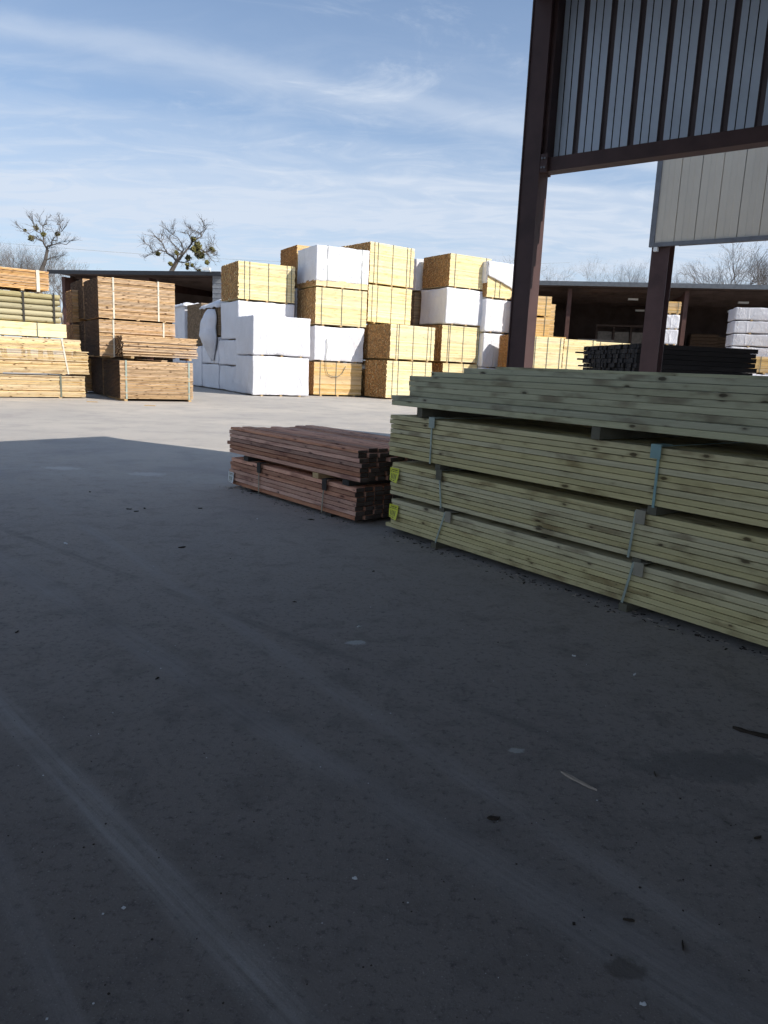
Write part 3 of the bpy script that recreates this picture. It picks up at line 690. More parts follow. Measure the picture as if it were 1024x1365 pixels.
b3 = green_bundle(0.625, 0.945, -0.005, 'green treated bundle third up, with a teal strap on its face',
             [(0.51, 0.0, M_strapg, 0.0, M_strapg), (2.38, 0.0, M_strapt, -0.02, M_strapt)], 9)
# stickers between the bundles, standing on one another: part of the bundle above
for e, zt, zb_, xs in ((b1, 0.045, 0.0, (0.55, 2.2, 3.9)), (b2, 0.318, 0.282, (0.60, 2.25, 3.9)), (b3, 0.625, 0.575, (0.57, 2.35, 3.9))):
    for x in xs:
        mb = MB(); mb.box(x, x + 0.055, -0.006 if zb_ else -0.03, 1.29, zb_ - zt + 0.0015, -0.0015); mb.build('bolster', M_stickg, e)
# top, stepped and unstrapped
o = EG + Vector((0, 0, 1.02)); e = empty('treated_lumber_bundle', o, YG, 'stepped unstrapped green treated boards on top of the pile', 'lumber bundle', G6)
mb = MB(); bw = 0.142
for k in range(2):
    for j in range(9):
        mb.box(0.0 + random.uniform(-0.012, 0.004), LG + 0.02, j * bw + 0.001 + (k * 0.004), (j + 1) * bw - 0.001, k * 0.0385, k * 0.0385 + 0.0370)
for k in range(4):
    for j in range(1, 9):
        mb.box(0.10 + 0.012 * (k == 0) + random.uniform(-0.006, 0.006), LG, j * bw - 0.06 + 0.001, (j + 1) * bw - 0.06 - 0.001, 0.077 + k * 0.0385, 0.077 + k * 0.0385 + 0.0372)
for j in range(2, 9): mb.box(0.16, LG, j * bw - 0.03 + 0.001, (j + 1) * bw - 0.03 - 0.001, 0.231, 0.2682)
for j in range(4, 9): mb.box(0.22, LG, j * bw - 0.03 + 0.001, (j + 1) * bw - 0.03 - 0.001, 0.2695, 0.3072)
for j in range(6, 9): mb.box(0.30, LG, j * bw - 0.03 + 0.001, (j + 1) * bw - 0.03 - 0.001, 0.3085, 0.330)
o_ = mb.build('boards', M_greentop, e); bv = o_.modifiers.new('edge', 'BEVEL'); bv.width = 0.0035; bv.segments = 2; bv.limit_method = 'ANGLE'
for x in (0.28, 1.92, 3.6):
    mb = MB(); mb.box(x, x + 0.060, 0.0 if x > 1 else 0.03, 1.27, -0.073, -0.002); mb.build('bolster', M_stickg, e)

# ------------------------------------------------------------------ redwood pile
G7 = 'dark red lumber bundles in the middle'
RL = Vector((-1.648, 7.753, 0)); RC = Vector((-0.242, 6.068, 0)); du = (RC - RL); LR = du.length; YR = math.atan2(du.y, du.x)
def red_bundle(z0, z1, x0, x1, label, n, jit, twist=0.0, extra=None):
    e = empty('red_lumber_bundle', RL + Vector((0, 0, z0)), YR + twist, label, 'lumber bundle', G7)
    h = z1 - z0; mb = MB(); ny = 12; bw = 0.100; bh = h / n
    for k in range(n):
        off = random.uniform(-0.006, 0.006)
        for j in range(ny):
            xa = x0 + random.uniform(-jit, jit); xb = x1 + random.uniform(-jit, jit)
            if j > 6: xa += random.uniform(-0.02, 0.05)
            mb.box(xa, xb, j * bw + off * (j == 0) + 0.005, (j + 1) * bw - 0.007, k * bh + 0.002, (k + 1) * bh - 0.003, yaw=random.uniform(-0.002, 0.002))
    o_ = mb.build('boards', M_red, e); bv = o_.modifiers.new('edge', 'BEVEL'); bv.width = 0.0025; bv.segments = 1; bv.limit_method = 'ANGLE'
    return e
e = red_bundle(0.03, 0.312, 0.0, LR, 'lower dark red bundle on the concrete, tied by two pale straps', 7, 0.012)
for x, ln in ((0.62, 0.0), (1.72, 0.03)):
    strap(e, x, 1.2, 0.0, 0.282, M_strapw if False else M_card, 0.014, ln)
    mb = MB(); mb.box(x + ln - 0.015, x + ln + 0.05, -0.024, -0.017, 0.20, 0.296); mb.box(x + ln - 0.015, x + ln + 0.05, -0.024, 0.06, 0.296, 0.300); mb.build('strap_guard', M_cardd, e)
for x in (0.35, 1.75):
    mb = MB(); mb.box(x, x + 0.09, 0.01, 1.2, -0.03, -0.001); mb.build('bolster', M_cardd, e)
tagmesh(e, -0.012, -0.012, 0.13, 0.12, 0.10, 0.02, M_tagw)
e = red_bundle(0.362, 0.600, -0.04, LR + 0.03, 'upper dark red bundle with uneven board ends, on top of the lower one', 6, 0.03, 0.004)
mb = MB()       # loose boards lying on top, fanned
for j in range(10):
    xa = random.uniform(-0.04, 0.12) + (0.12 if j in (2, 3) else 0); y = 0.005 + j * 0.112
    mb.box(xa, LR + random.uniform(-0.02, 0.06), y, y + 0.10, 0.240, 0.262 + random.uniform(0, 0.014), yaw=random.uniform(-0.012, 0.012))
o_ = mb.build('boards', M_red, e); bv = o_.modifiers.new('edge', 'BEVEL'); bv.width = 0.0025; bv.segments = 1; bv.limit_method = 'ANGLE'
for x in (0.3, 1.55, 2.0):
    mb = MB(); mb.box(x, x + 0.09, -0.005, 1.15, -0.049, -0.002); mb.build('bolster', M_cardd if x != 1.55 else M_stick, e)

# small dark timber ends seen in the slot between red and green piles
e = empty('dark_timber_bundle', Vector((0.10, 8.3, 0)), YG, 'short dark timber pile in the slot between the red and green lumber', 'timber pile')
boards(1.0, 0.8, 0.05, 0.72, 0.09, 0.09, 0.03, 0.01, 0.01).build('boards', M_black, e)
for x in (0.15, 0.75):
    mb = MB(); mb.box(x, x + .09, 0, 0.8, 0, 0.048); mb.build('bolster', M_cardd, e)

# ------------------------------------------------------------------ black timber pile
G8 = 'blackened timber pile under the far roof'
KC = Vector((4.55, 14.0, 0))
for z0_, z1_, lb in ((0, 0.97, 'lower half of the blackened timber pile behind the green lumber'),
                     (1.0, 1.95, 'upper half of the blackened timber pile, seen over the green lumber')):
    e = empty('dark_timber_bundle', KC + Vector((0, 0, z0_)), R(8), lb, 'timber pile', G8)
    h = z1_ - z0_; mb = MB()
    nz = 10
    for k in range(nz):
        for j in range(26):
            y = j * 0.098; z = 0.06 + k * (h - 0.06) / nz
            mb.box(-0.0 + random.uniform(-0.03, 0.02), 2.38 + random.uniform(-0.05, 0.05), y + 0.004, y + 0.092, z + 0.003, z + (h - 0.06) / nz - 0.004)
    o_ = mb.build('boards', M_black, e); 
    for x in (0.3, 1.8):
        mb = MB(); mb.box(x, x + 0.1, -0.01, 2.54, 0, 0.058); mb.build('bolster', M_cardd, e)
    if z0_ > 0.5:
        mb = MB()   # boards sticking out at the left, on the stack's back
        for k in range(6):
            mb.box(-0.02 - 0.035 * (k % 3) - 0.01 * k, 0.15, 2.555 + 0.02 * (k % 2), 2.66 + 0.02 * (k % 2), 0.1 + k * 0.14, 0.135 + k * 0.14)
        mb.build('boards', M_black, e)

# ------------------------------------------------------------------ near building: post, side panel, roof
ev = Vector((0.79, -0.61, 0)).normalized(); nv = Vector((-ev.y, ev.x, 0))    # ev along the side towards the right, nv outwards
YE = math.atan2(ev.y, ev.x)
P1 = Vector((1.27, 8.42, 0))
def ibeam(mb, x0, y0, w, d, z0, z1, tf=0.018, tw=0.012):
    mb.box(x0, x0 + w, y0, y0 + tf, z0, z1); mb.box(x0, x0 + w, y0 + d - tf, y0 + d, z0, z1)
    mb.box(x0 + w / 2 - tw / 2, x0 + w / 2 + tw / 2, y0 + tf, y0 + d - tf, z0, z1)
ROOFZ = 5.62
bA = empty('open_sided_building', P1, YE, 'near open-sided steel building with a hanging ribbed wall panel and brown post', 'building')
mb = MB()
mb.box(0.0, 0.014, 0.045, 0.255, 0.0, ROOFZ); mb.box(0.206, 0.22, 0.045, 0.255, 0.0, ROOFZ); mb.box(0.014, 0.206, 0.057, 0.069, 0.0, ROOFZ)
mb.box(-0.06, 0.28, -0.06, 0.28, 0.0, 0.018); mb.build('column', M_steeld, bA)
mb = MB(); ibeam(mb, 7.5, 0.0, 0.20, 0.26, 0.0, ROOFZ); mb.box(7.44, 7.76, -0.06, 0.32, 0.0, 0.02); mb.build('column', M_steeld, bA)
mb = MB(); ibeam(mb, 15.0, 0.0, 0.20, 0.26, 0.0, ROOFZ); mb.build('column', M_steeld, bA)
for yb in (-9.0,):
    for xb in (0.0, 15.0):
        mb = MB(); ibeam(mb, xb, yb, 0.2, 0.26, 0.0, ROOFZ); mb.build('column', M_steeld, bA)
ZB = 3.40
# bottom girt (C channel)
mb = MB()
mb.box(0.222, 15.0, 0.095, 0.105, ZB, ZB + 0.135); mb.box(0.222, 15.0, 0.105, 0.262, ZB, ZB + 0.012); mb.box(0.222, 15.0, 0.105, 0.16, ZB + 0.123, ZB + 0.135)
mb.box(0.221, 0.30, 0.05, 0.093, ZB - 0.015, ZB + 0.165)
mb.build('bottom_girt', M_steeld, bA)
mb = MB(); mb.box(0.0, 0.235, 0.268, 0.29, ZB - 0.01, ROOFZ); mb.box(0.222, 0.262, 0.10, 0.262, ZB + 0.16, ROOFZ - 0.06); mb.build('corner_trim', M_steeld, bA)
for bx_, bz_ in ((0.245, 0.03), (0.275, 0.03), (0.245, 0.12), (0.275, 0.12)):
    mb = MB(); mb.tube((bx_, 0.05, ZB + bz_), (bx_, 0.036, ZB + bz_), 0.011, 0.011, 6, True); mb.build('bolt', M_trim, bA)
# ribbed sheet seen from inside: pans, minor grooves, deep recesses
prof = []; x = 0.263; sheet = MB(); yS = 0.264
def strip_(x0, y0, x1, y1, mi): sheet.quad((x0, y0, ZB + 0.012), (x1, y1, ZB + 0.012), (x1, y1, ROOFZ), (x0, y0, ROOFZ), mi)
xs = 0.10; first = True
rib = 0.47
strip_(xs, yS, 0.315, yS, 0); strip_(0.315, yS, 0.321, yS + 0.012, 2); strip_(0.321, yS + 0.012, 0.327, yS, 0); strip_(0.327, yS, 0.392, yS, 0); strip_(0.392, yS, 0.398, yS + 0.012, 2); strip_(0.398, yS + 0.012, 0.404, yS, 0); strip_(0.404, yS, rib, yS, 0)
while rib < 14.9:
    a = rib
    strip_(a, yS, a + 0.012, yS + 0.034, 1); strip_(a + 0.012, yS + 0.034, a + 0.052, yS + 0.034, 1); strip_(a + 0.052, yS + 0.034, a + 0.064, yS, 1)
    b0 = a + 0.064; e1 = a + 0.293
    for q in (0.30, 0.66):
        c = b0 + (e1 - b0) * q
        strip_(b0 if q < 0.5 else pc, yS, c - 0.008, yS, 0)
        strip_(c - 0.008, yS, c - 0.002, yS + 0.012, 2); strip_(c - 0.002, yS + 0.012, c + 0.004, yS + 0.001, 0); pc = c + 0.004
    strip_(pc, yS, e1, yS, 0)
    rib += 0.293
sh = sheet.build('wall_sheet', [M_panelin, M_recess, M_lap], bA)
sh.modifiers.new('thick', 'SOLIDIFY').thickness = 0.001
# roof: slab with purlins, ragged corner flashings; eaves beam
mb = MB(); mb.box(0.0, 18.0, -12.5, 0.36, ROOFZ, ROOFZ + 0.05); mb.build('roof', M_roofin, bA)
mb = MB()
for y in [-0.6 - 1.5 * i for i in range(8)]: mb.box(0.02, 17.9, y, y + 0.07, ROOFZ - 0.2, ROOFZ - 0.002)
mb.build('purlins', M_steeld, bA)
mb = MB()
for x in (0.0, 7.5, 15.0): mb.box(x + 0.02, x + 0.18, -8.7, 0.0, ROOFZ - 0.55, ROOFZ - 0.21)
mb.build('rafters', M_steeld, bA)
# solid walls on the two far sides of the building (behind the camera)
mb = MB(); mb.box(15.3, 15.35, -9.0, 0.2, 0, ROOFZ - 0.003); mb.build('end_wall', M_panelin, bA)

# ------------------------------------------------------------------ far-side building (beige panel, dark post)
P2 = at(868, 327, 12.4); P2.z = 0; ZB2 = 3.40
bB = empty('open_sided_building', P2, YE, 'open-sided building across the lane with a beige wall panel and dark post', 'building')
mb = MB(); ibeam(mb, 0.0, 0.05, 0.28, 0.26, 0, 5.5); mb.build('column', M_steeld, bB)
mb = MB(); ibeam(mb, 7.5, 0.05, 0.30, 0.34, 0, 5.5); mb.build('column', M_steeld, bB)
sheet = MB(); yS = 0.0
def st2(x0, y0, x1, y1, mi): sheet.quad((x0, y0, ZB2 + 0.03), (x1, y1, ZB2 + 0.03), (x1, y1, 5.5), (x0, y0, 5.5), mi)
x = 0.05
while x < 15:
    st2(x, 0, x + 0.10, 0, 0); st2(x + 0.10, 0, x + 0.112, 0.008, 0); st2(x + 0.112, 0.008, x + 0.19, 0.008, 0); st2(x + 0.19, 0.008, x + 0.20, 0, 0)
    st2(x + 0.20, 0, x + 0.292, 0, 0); st2(x + 0.292, 0, x + 0.298, 0.02, 1 if int(round(x / 0.305)) % 2 else 0); st2(x + 0.298, 0.02, x + 0.305, 0, 0); x += 0.305
sh = sheet.build('wall_sheet', [M_beige, M_beiged], bB); sh.modifiers.new('thick', 'SOLIDIFY').thickness = 0.001
mb = MB(); mb.box(-0.03, 0.05, -0.02, 0.04, ZB2 - 0.03, 5.55); mb.box(0.05, 15, -0.02, 0.03, ZB2 - 0.03, ZB2 + 0.03); mb.build('edge_trim', M_trim, bB)
mb = MB(); mb.box(0.36, 15, 0.06, 0.26, ZB2 + 0.0, ZB2 + 0.03); mb.box(0.36, 15, 0.06, 0.08, ZB2 + 0.032, ZB2 + 0.2); mb.build('bottom_girt', M_steel, bB)
mb = MB(); mb.box(3.0, 15.5, -0.1, 9.0, 5.55, 5.6); mb.build('roof', M_roofin, bB)  # unseen roof, its near edge set to shade the dark timber
for x in (7.5, 15.0):
    mb2 = MB(); ibeam(mb2, x, 8.3, 0.3, 0.3, 0, 5.55); mb2.build('column', M_steeld, bB)
mb = MB(); mb.box(0.05, 0.11, -0.02, 0.06, ZB2 - 0.10, ZB2 - 0.035); mb.build('bracket', M_lamp, bB)

# ------------------------------------------------------------------ long sheds at the back of the yard
def shed(x0, x1, Yl, Yr, z_l, z_r, depth, label, cols, light_pts, fm=None):
    a = Vector((x0, Yl, 0)); b = Vector((x1, Yr, 0)); d = b - a; Lx = d.length; yw = math.atan2(d.y, d.x)
    e = empty('long_open_shed', a, yw, label, 'shed')
    zt = z_l
    if cols == 'R':
        bpy.context.view_layer.update(); inv = e.matrix_basis.inverted()
        cols = [(inv @ at(x_, y_, Y_)).x for x_, y_, Y_ in ((758, 382, 42.3), (914, 386, 41.0), (1090, 392, 39.9))]
    mb = MB(); mb.prism([(-0.45, zt - 0.10), (-0.45, zt), (depth, zt + 0.12), (depth, zt), (-0.40, zt - 0.10)], -0.3, Lx + 0.3)
    mb.build('roof', M_shedin, e)
    mb = MB(); mb.prism([(-0.50, zt - 0.20), (-0.50, zt + 0.03), (-0.452, zt + 0.03), (-0.452, zt - 0.20)], -0.32, Lx + 0.32); mb.build('fascia', fm or M_fascia, e)
    mb = MB(); mb.box(0, Lx, depth - 0.1, depth, 0, zt - 0.01); mb.build('rear_wall', M_shedin, e)
    for xe in (0.0, Lx - 0.08):
        mb = MB(); mb.box(xe, xe + 0.08, 1.2, depth - 0.12, 0, zt - 0.12); mb.build('end_wall', M_shedin, e)
    mb = MB()
    for i in range(1, int(depth / 1.5)): mb.box(0.1, Lx - 0.1, i * 1.5, i * 1.5 + 0.08, zt - 0.28, zt - 0.11)
    mb.build('purlins', M_shedin, e)
    for cx_ in cols:      # tapered frame leg, narrow at the foot
        mb = MB(); n = 0
        for (w0, w1, z0_, z1_) in ((0.28, 0.75, 0.0, zt - 0.3),):
            xa, xb = cx_, cx_ + 0.22
            vs = [(xa, 0.1, z0_), (xb, 0.1, z0_), (xb, 0.1 + w0, z0_), (xa, 0.1 + w0, z0_), (xa, 0.1, z1_), (xb, 0.1, z1_), (xb, 0.1 + w1, z1_), (xa, 0.1 + w1, z1_)]
            mb.v += vs; mb.f += [(0, 3, 2, 1), (4, 5, 6, 7), (0, 1, 5, 4), (1, 2, 6, 5), (2, 3, 7, 6), (3, 0, 4, 7)]; mb.r += [0.5] * 6; mb.m += [0] * 6
        mb.build('column', M_steel, e)
        mb = MB(); mb.prism([(0.86, zt - 0.95), (0.86, zt - 0.42), (depth - 0.2, zt - 0.25), (depth - 0.2, zt - 0.60)], cx_ + 0.05, cx_ + 0.15); mb.build('rafter', M_steel, e)
    for (lx, ly, lz) in light_pts:
        mb = MB(); mb.box(lx, lx + 0.62, ly, ly + 0.2, lz, lz + 0.09)
        mb.build('light_fixture', M_lamp, e)
        mb = MB(); mb.tube((lx + 0.1, ly + 0.1, lz + 0.09), (lx + 0.1, ly + 0.1, zt - 0.05), 0.008, 0.008, 4); mb.tube((lx + 0.5, ly + 0.1, lz + 0.09), (lx + 0.5, ly + 0.1, zt - 0.05), 0.008, 0.008, 4)
        mb.build('hanging_rod', M_steel, e)
    return e, Lx, yw, zt
sL = shed(-20.96, -10.18, 47.8, 44.9, 6.32, 6.32, 9.0, 'dark open shed behind the picket pile, under the mistletoe tree', (0.25, 6.2, 10.8), (), M_fdark)
e = sL[0]
mb = MB()
for i in range(44): mb.box(sL[1] - 0.42, sL[1] + 0.5, -0.06 - 0.02 * (i % 2), -0.02, i * 0.14, i * 0.14 + 0.13)
mb.build('corrugated_siding', plain('grey_siding', (0.30, 0.31, 0.33), 0.5, 0.4), e)
mb = MB(); mb.box(1.0, 1.75, 1.0, 1.06, 4.0, 5.8); mb.box(1.95, 2.7, 1.0, 1.06, 4.0, 5.8); mb.build('pale_panel', plain('pale_sheet', (0.42, 0.43, 0.38), 0.6, 0.2), e)
mb = MB(); mb.tube((sL[1] - 0.3, -0.4, 6.3), (sL[1] - 0.3, -0.75, 6.42), 0.03, 0.03, 5); mb.box(sL[1] - 0.6, sL[1] - 0.15, -0.95, -0.75, 6.36, 6.50); mb.build('floodlight', M_lamp, e)

sR = shed(6.2, 27.0, 42.8, 38.55, 6.3, 6.3, 11.0, 'long open-fronted shed at the back right with brown columns', 'R', ())
e = sR[0]
def loc_in(e_, Yw, p):      # world point to the shed frame
    return e_.matrix_basis.inverted() @ p
bpy.context.view_layer.update()
for (x_, y_, Y_) in ((844, 399, 44.0), (853, 414, 48.0), (991, 403.5, 43.5), (976, 415.5, 47.5)):
    q = loc_in(e, 0, at(x_, y_, Y_)); 
    mb = MB(); mb.box(q.x - 0.27, q.x + 0.27, q.y - 0.1, q.y + 0.1, q.z - 0.05, q.z + 0.05); lf = mb.build('light_fixture', M_lamp, e)
    mb = MB(); mb.tube((q.x, q.y, q.z + 0.05), (q.x, q.y, sR[3] + 0.1), 0.012, 0.012, 4); mb.build('hanging_rod', M_steel, e)

# things stored in the right shed
G9 = 'bundles stored at the mouth of the far shed'
f = at(734, 396, 36.0)
for z0_, z1_, lb in ((0, 2.0, 'tan bundle on the ground at the mouth of the far shed, left column'), (2.02, 3.93, 'tan bundle halfway up beside the first shed column'),
                     (3.95, 4.90, 'tan bundle on top beside the first shed column')):
    o = Vector((f.x - 1.7, 35.6, 0))
    bare_unit(o, 8, 1.75, 1.8, z0_, z1_, lb, G9, mat=M_yellow2, straps=(0.3, 0.85), bh=0.05)
bare_unit(Vector((f.x - 1.5, 37.6, 0)), 8, 2.2, 1.4, 0, 4.75, 'tall tan bundle pile set back inside the shed beside the first column', G9, mat=M_yellow2, straps=())
f = at(881, 402, 36.5)
for z0_, z1_, lb, wr in ((0, 2.1, 'white wrapped bundle on the ground beside the second shed column', 1), (2.12, 2.95, 'lower white wrapped bundle beside the second shed column', 1),
                         (2.97, 3.68, 'middle white wrapped bundle beside the second shed column', 1), (3.70, 4.36, 'upper white wrapped bundle beside the second shed column', 1),
                         (4.38, 4.98, 'yellow bundle on top beside the second shed column', 0)):
    for q, (dx, ww) in enumerate(((0, 0.98),)):
        o = Vector((f.x + dx, 36.5, 0))
        (wrap_unit(o, -8, 0.95, 1.2, z0_, z1_, lb, G9) if wr else bare_unit(o, -8, 0.95, 1.2, z0_, z1_, lb, G9, mat=M_yellow2, straps=(0.15, 0.85)))
o = Vector((f.x + 0.55, 38.1, 0))
wrap_unit(o, 4, 1.0, 1.2, 0, 4.1, 'white wrapped bundle set back between the far post and the second shed column', G9)
bare_unit(o, 4, 1.0, 1.2, 4.12, 4.98, 'yellow bundle set back beside the second shed column', G9, mat=M_yellow2, straps=())
f = at(980, 409, 35.5)
for z0_, z1_, lb, wr in ((0, 0.9, 'tan bundle on the ground at the right edge behind the dark timber', 0), (0.92, 1.75, 'white wrapped bundle low at the right edge behind the dark timber', 1),
                         (1.77, 2.55, 'tan bundle at the right edge above the low white one', 0)):
    o = Vector((f.x + 0.62, 34.6, 0))
    (wrap_unit(o, -13, 4.2, 1.2, z0_, z1_, lb, G9) if wr else bare_unit(o, -13, 4.2, 1.2, z0_, z1_, lb, G9, mat=M_yellow2, straps=(0.1,)))
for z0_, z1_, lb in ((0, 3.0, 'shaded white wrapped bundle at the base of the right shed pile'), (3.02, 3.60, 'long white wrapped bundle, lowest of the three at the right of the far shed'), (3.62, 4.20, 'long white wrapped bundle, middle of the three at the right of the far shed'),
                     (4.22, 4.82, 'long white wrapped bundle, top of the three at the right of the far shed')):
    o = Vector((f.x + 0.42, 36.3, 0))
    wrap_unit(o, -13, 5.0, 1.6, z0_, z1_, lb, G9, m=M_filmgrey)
# storage rack deep in the shed
q = loc_in(e, 0, at(770, 436, 46.0))
rk = empty('storage_rack', Vector((at(795, 436, 48.5).x, 48.5, 0)), sR[2], 'dark rack holding grey packs deep inside the far shed', 'rack')
mb = MB()
for i in range(6): mb.box(i * 1.05, i * 1.05 + 0.1, 0, 0.1, 0, 4.6)
for z in (1.9, 3.1, 4.5): mb.box(0, 5.35, -0.02, 0.0, z, z + 0.12)
mb.build('frame', M_shedin, rk)
mg = plain('grey_pack', (0.30, 0.27, 0.24), 0.8, 0.2)
for i in range(5):
    for z in (2.04, 3.24):
        mb = MB(); mb.box(i * 1.05 + 0.13, i * 1.05 + 1.0, 0.12, 0.9, z, z + 0.95); mb.build('pack', mg, rk)
    mb = MB(); mb.box(i * 1.05 + 0.13, i * 1.05 + 1.0, 0.12, 0.9, 0.02, 1.8); mb.build('pack', mg, rk)
cr = empty('plywood_stack', Vector((at(772, 440, 44).x, 44.0, 0)), sR[2], 'greyish plywood stack in the middle of the far shed', 'plywood stack')
boards(2.0, 1.2, 0.1, 3.45, 0.11, 1.2, 0.01, 0.004, 0.01).build('sheets', mg, cr)
mb = MB(); mb.box(0.3, 0.4, 0, 1.2, 0, 0.098); mb.box(1.6, 1.7, 0, 1.2, 0, 0.098); mb.build('bolster', M_stick, cr)
dk = plain('brown_dark_pack', (0.12, 0.08, 0.055), 0.9, 0.1)
w0 = Vector((at(925, 430, 47).x, 47.2, 0))
for i in range(3):
    ee = empty('plywood_stack', w0 + Vector((i * 1.7, 0.1 * i, 0)), sR[2], ['dim brown plywood stack just right of the second shed column', 'dim brown plywood stack in the middle of the right bay', 'dim brown plywood stack nearest the long white bundles'][i], 'plywood stack', 'dim plywood stacks in the right bay')
    boards(1.6, 1.2, 0.1, 4.2 - 0.1 * i, 0.2, 1.2, 0.02, 0.01, 0.02).build('sheets', dk, ee)

# ------------------------------------------------------------------ trees
def twigs(mb, p, d, ln, r, depth, spread=0.5, up=0.08, kmin=2, kmax=4, rs=random):
    """recursive bare branch"""
    segs = 2
    for s in range(segs):
        d = (d + Vector((rs.gauss(0, 0.14), rs.gauss(0, 0.14), rs.gauss(0, 0.10) + up))).normalized()
        q = p + d * ln / segs; r2 = r * 0.85
        mb.tube(p, q, r, r2, 4 if r > 0.03 else 3); p, r = q, r2
        if depth > 0 and s == 0 and rs.random() < 0.75:
            dd = (d + Vector((rs.gauss(0, spread), rs.gauss(0, spread), rs.gauss(0, spread * 0.7)))).normalized()
            twigs(mb, p, dd, ln * 0.62, r * 0.55, depth - 1, spread, up, kmin, kmax, rs)
    if depth <= 0: return
    for i in range(rs.randint(kmin, kmax)):
        dd = (d + Vector((rs.gauss(0, spread), rs.gauss(0, spread), rs.gauss(0, spread * 0.7)))).normalized()
        twigs(mb, p, dd, ln * rs.uniform(0.6, 0.82), r * 0.66, depth - 1, spread, up, kmin, kmax, rs)

def mistletoe(mb, c, r, rs):
    n = int(120 + r * 260)
    for i in range(n):
        d = Vector((rs.gauss(0, 1), rs.gauss(0, 1), rs.gauss(0, 1))).normalized() * r * rs.random() ** 0.45 * rs.uniform(0.7, 1.15)
        p = c + d * (0.55 + 0.95 * abs(noise.noise(d.normalized() * 2.2 + c))) ; a = Vector((rs.gauss(0, 1), rs.gauss(0, 1), rs.gauss(0, 1))).normalized() * 0.07
        b = a.orthogonal().normalized() * 0.045
        mb.quad(p - a - b, p + a - b, p + a + b, p - a + b)

def limb_tree(label, Y, ox, oy, sc, trunk, limbs, mist, seed, r0_=0.22):
    rs = random.Random(seed)
    P = lambda x, y, dz=0.0: at(ox + x / sc, oy + y / sc, Y + dz)
    base = P(*trunk[0]); foot = Vector((base.x - (0.3), base.y, 0))
    e = empty('bare_tree', foot, 0, label, 'tree')
    t_ = MB(); c_ = MB()
    pts = [foot - foot] + [P(*q) - foot for q in trunk]
    rr = r0_ * 1.5
    for a, b in zip(pts, pts[1:]): t_.tube(a, b, rr, rr * 0.85, 8); rr *= 0.85
    t_.build('trunk', M_bark, e)
    for (path, r) in limbs:
        # every limb gets its own lean in depth
        sl_ = rs.uniform(-1.2, 1.2); n = len(path); pr = None
        pts = [P(x, y, sl_ * i / n * 2.2) - foot for i, (x, y) in enumerate(path)]
        if path[0] in done:
            pts[0] = done[path[0]]
        ra = r
        for i, (a, b) in enumerate(zip(pts, pts[1:])):
            rb = max(ra * 0.72, 0.03)
            # slightly bent between points
            mid = (a + b) / 2 + Vector((rs.gauss(0, .10), rs.gauss(0, .15), rs.gauss(0, .10)))
            k_ = 0.56; c_.tube(a, mid, ra * k_, (ra + rb) / 2 * k_, 6); c_.tube(mid, b, (ra + rb) / 2 * k_, rb * k_, 6)
            d = (b - a).normalized()
            for q in range(7):
                s = a.lerp(b, rs.random()); dd = (d * 0.8 + Vector((rs.gauss(0, .7), rs.gauss(0, .7), rs.gauss(0.1, .6)))).normalized()
                twigs(c_, s, dd, rs.uniform(0.22, 0.50), 0.018, 2, 0.45, 0.06, 1, 3, rs)
            ra = rb; done[path[i + 1]] = b
        twigs(c_, pts[-1], (pts[-1] - pts[-2]).normalized(), 0.26, 0.020, 3, 0.5, 0.10, 2, 4, rs)
    c_.build('crown', M_bark, e)
    m_ = MB()
    for (x, y, r) in mist: mistletoe(m_, P(x, y, rs.uniform(-0.5, 0.5)) - foot, r / sc * Y / FPX * 1.1, rs)
    m_.build('mistletoe', M_mist, e)
    return e
done = {}
limb_tree('tall bare tree with mistletoe rising at the far left', 60, 0, 280, 9.309, [(500, 780), (560, 640), (590, 490)],
          [([(590, 490), (540, 400), (530, 300), (530, 200), (570, 130)], 0.13), ([(540, 400), (470, 360), (370, 310), (250, 220)], 0.09), ([(530, 300), (430, 200), (410, 120)], 0.07),
           ([(590, 490), (640, 440), (650, 380), (710, 300), (820, 200)], 0.12), ([(640, 440), (720, 410), (880, 380)], 0.07), ([(710, 300), (750, 180), (745, 130)], 0.06),
           ([(560, 640), (680, 580), (760, 570)], 0.07), ([(530, 200), (480, 130)], 0.05)],
          [(390, 350, 36), (450, 220, 30), (540, 300, 30), (715, 295, 28), (310, 250, 14)], 5, 0.13)
done = {}
limb_tree('spreading bare tree full of mistletoe clumps above the dark shed', 58, 180, 280, 7.877, [(365, 700), (385, 640), (440, 540)],
          [([(440, 540), (400, 490), (330, 430), (280, 330), (210, 270)], 0.15), ([(330, 430), (250, 420), (190, 440), (120, 490)], 0.08), ([(190, 440), (150, 380), (100, 345)], 0.05),
           ([(440, 540), (500, 440), (490, 350), (400, 260), (330, 190)], 0.13), ([(500, 440), (420, 370), (330, 270)], 0.08), ([(280, 330), (280, 260)], 0.05),
           ([(440, 540), (550, 410), (600, 340), (700, 280), (740, 200), (730, 160)], 0.18), ([(600, 340), (560, 250), (520, 240)], 0.06), ([(700, 280), (640, 220), (560, 180)], 0.07),
           ([(550, 410), (640, 390), (740, 440), (800, 520)], 0.10), ([(740, 440), (820, 440), (850, 470)], 0.05), ([(440, 540), (560, 540), (610, 600), (660, 650)], 0.07), ([(400, 260), (400, 180)], 0.05),
           ([(740, 440), (800, 370), (820, 340)], 0.05)],
          [(615, 305, 27), (660, 370, 42), (690, 470, 58), (650, 430, 36), (810, 415, 32), (550, 575, 20), (240, 455, 22), (375, 565, 20), (560, 500, 28), (755, 550, 24), (670, 640, 22), (440, 450, 22), (610, 410, 30), (600, 580, 16), (550, 610, 12)], 9, 0.17)

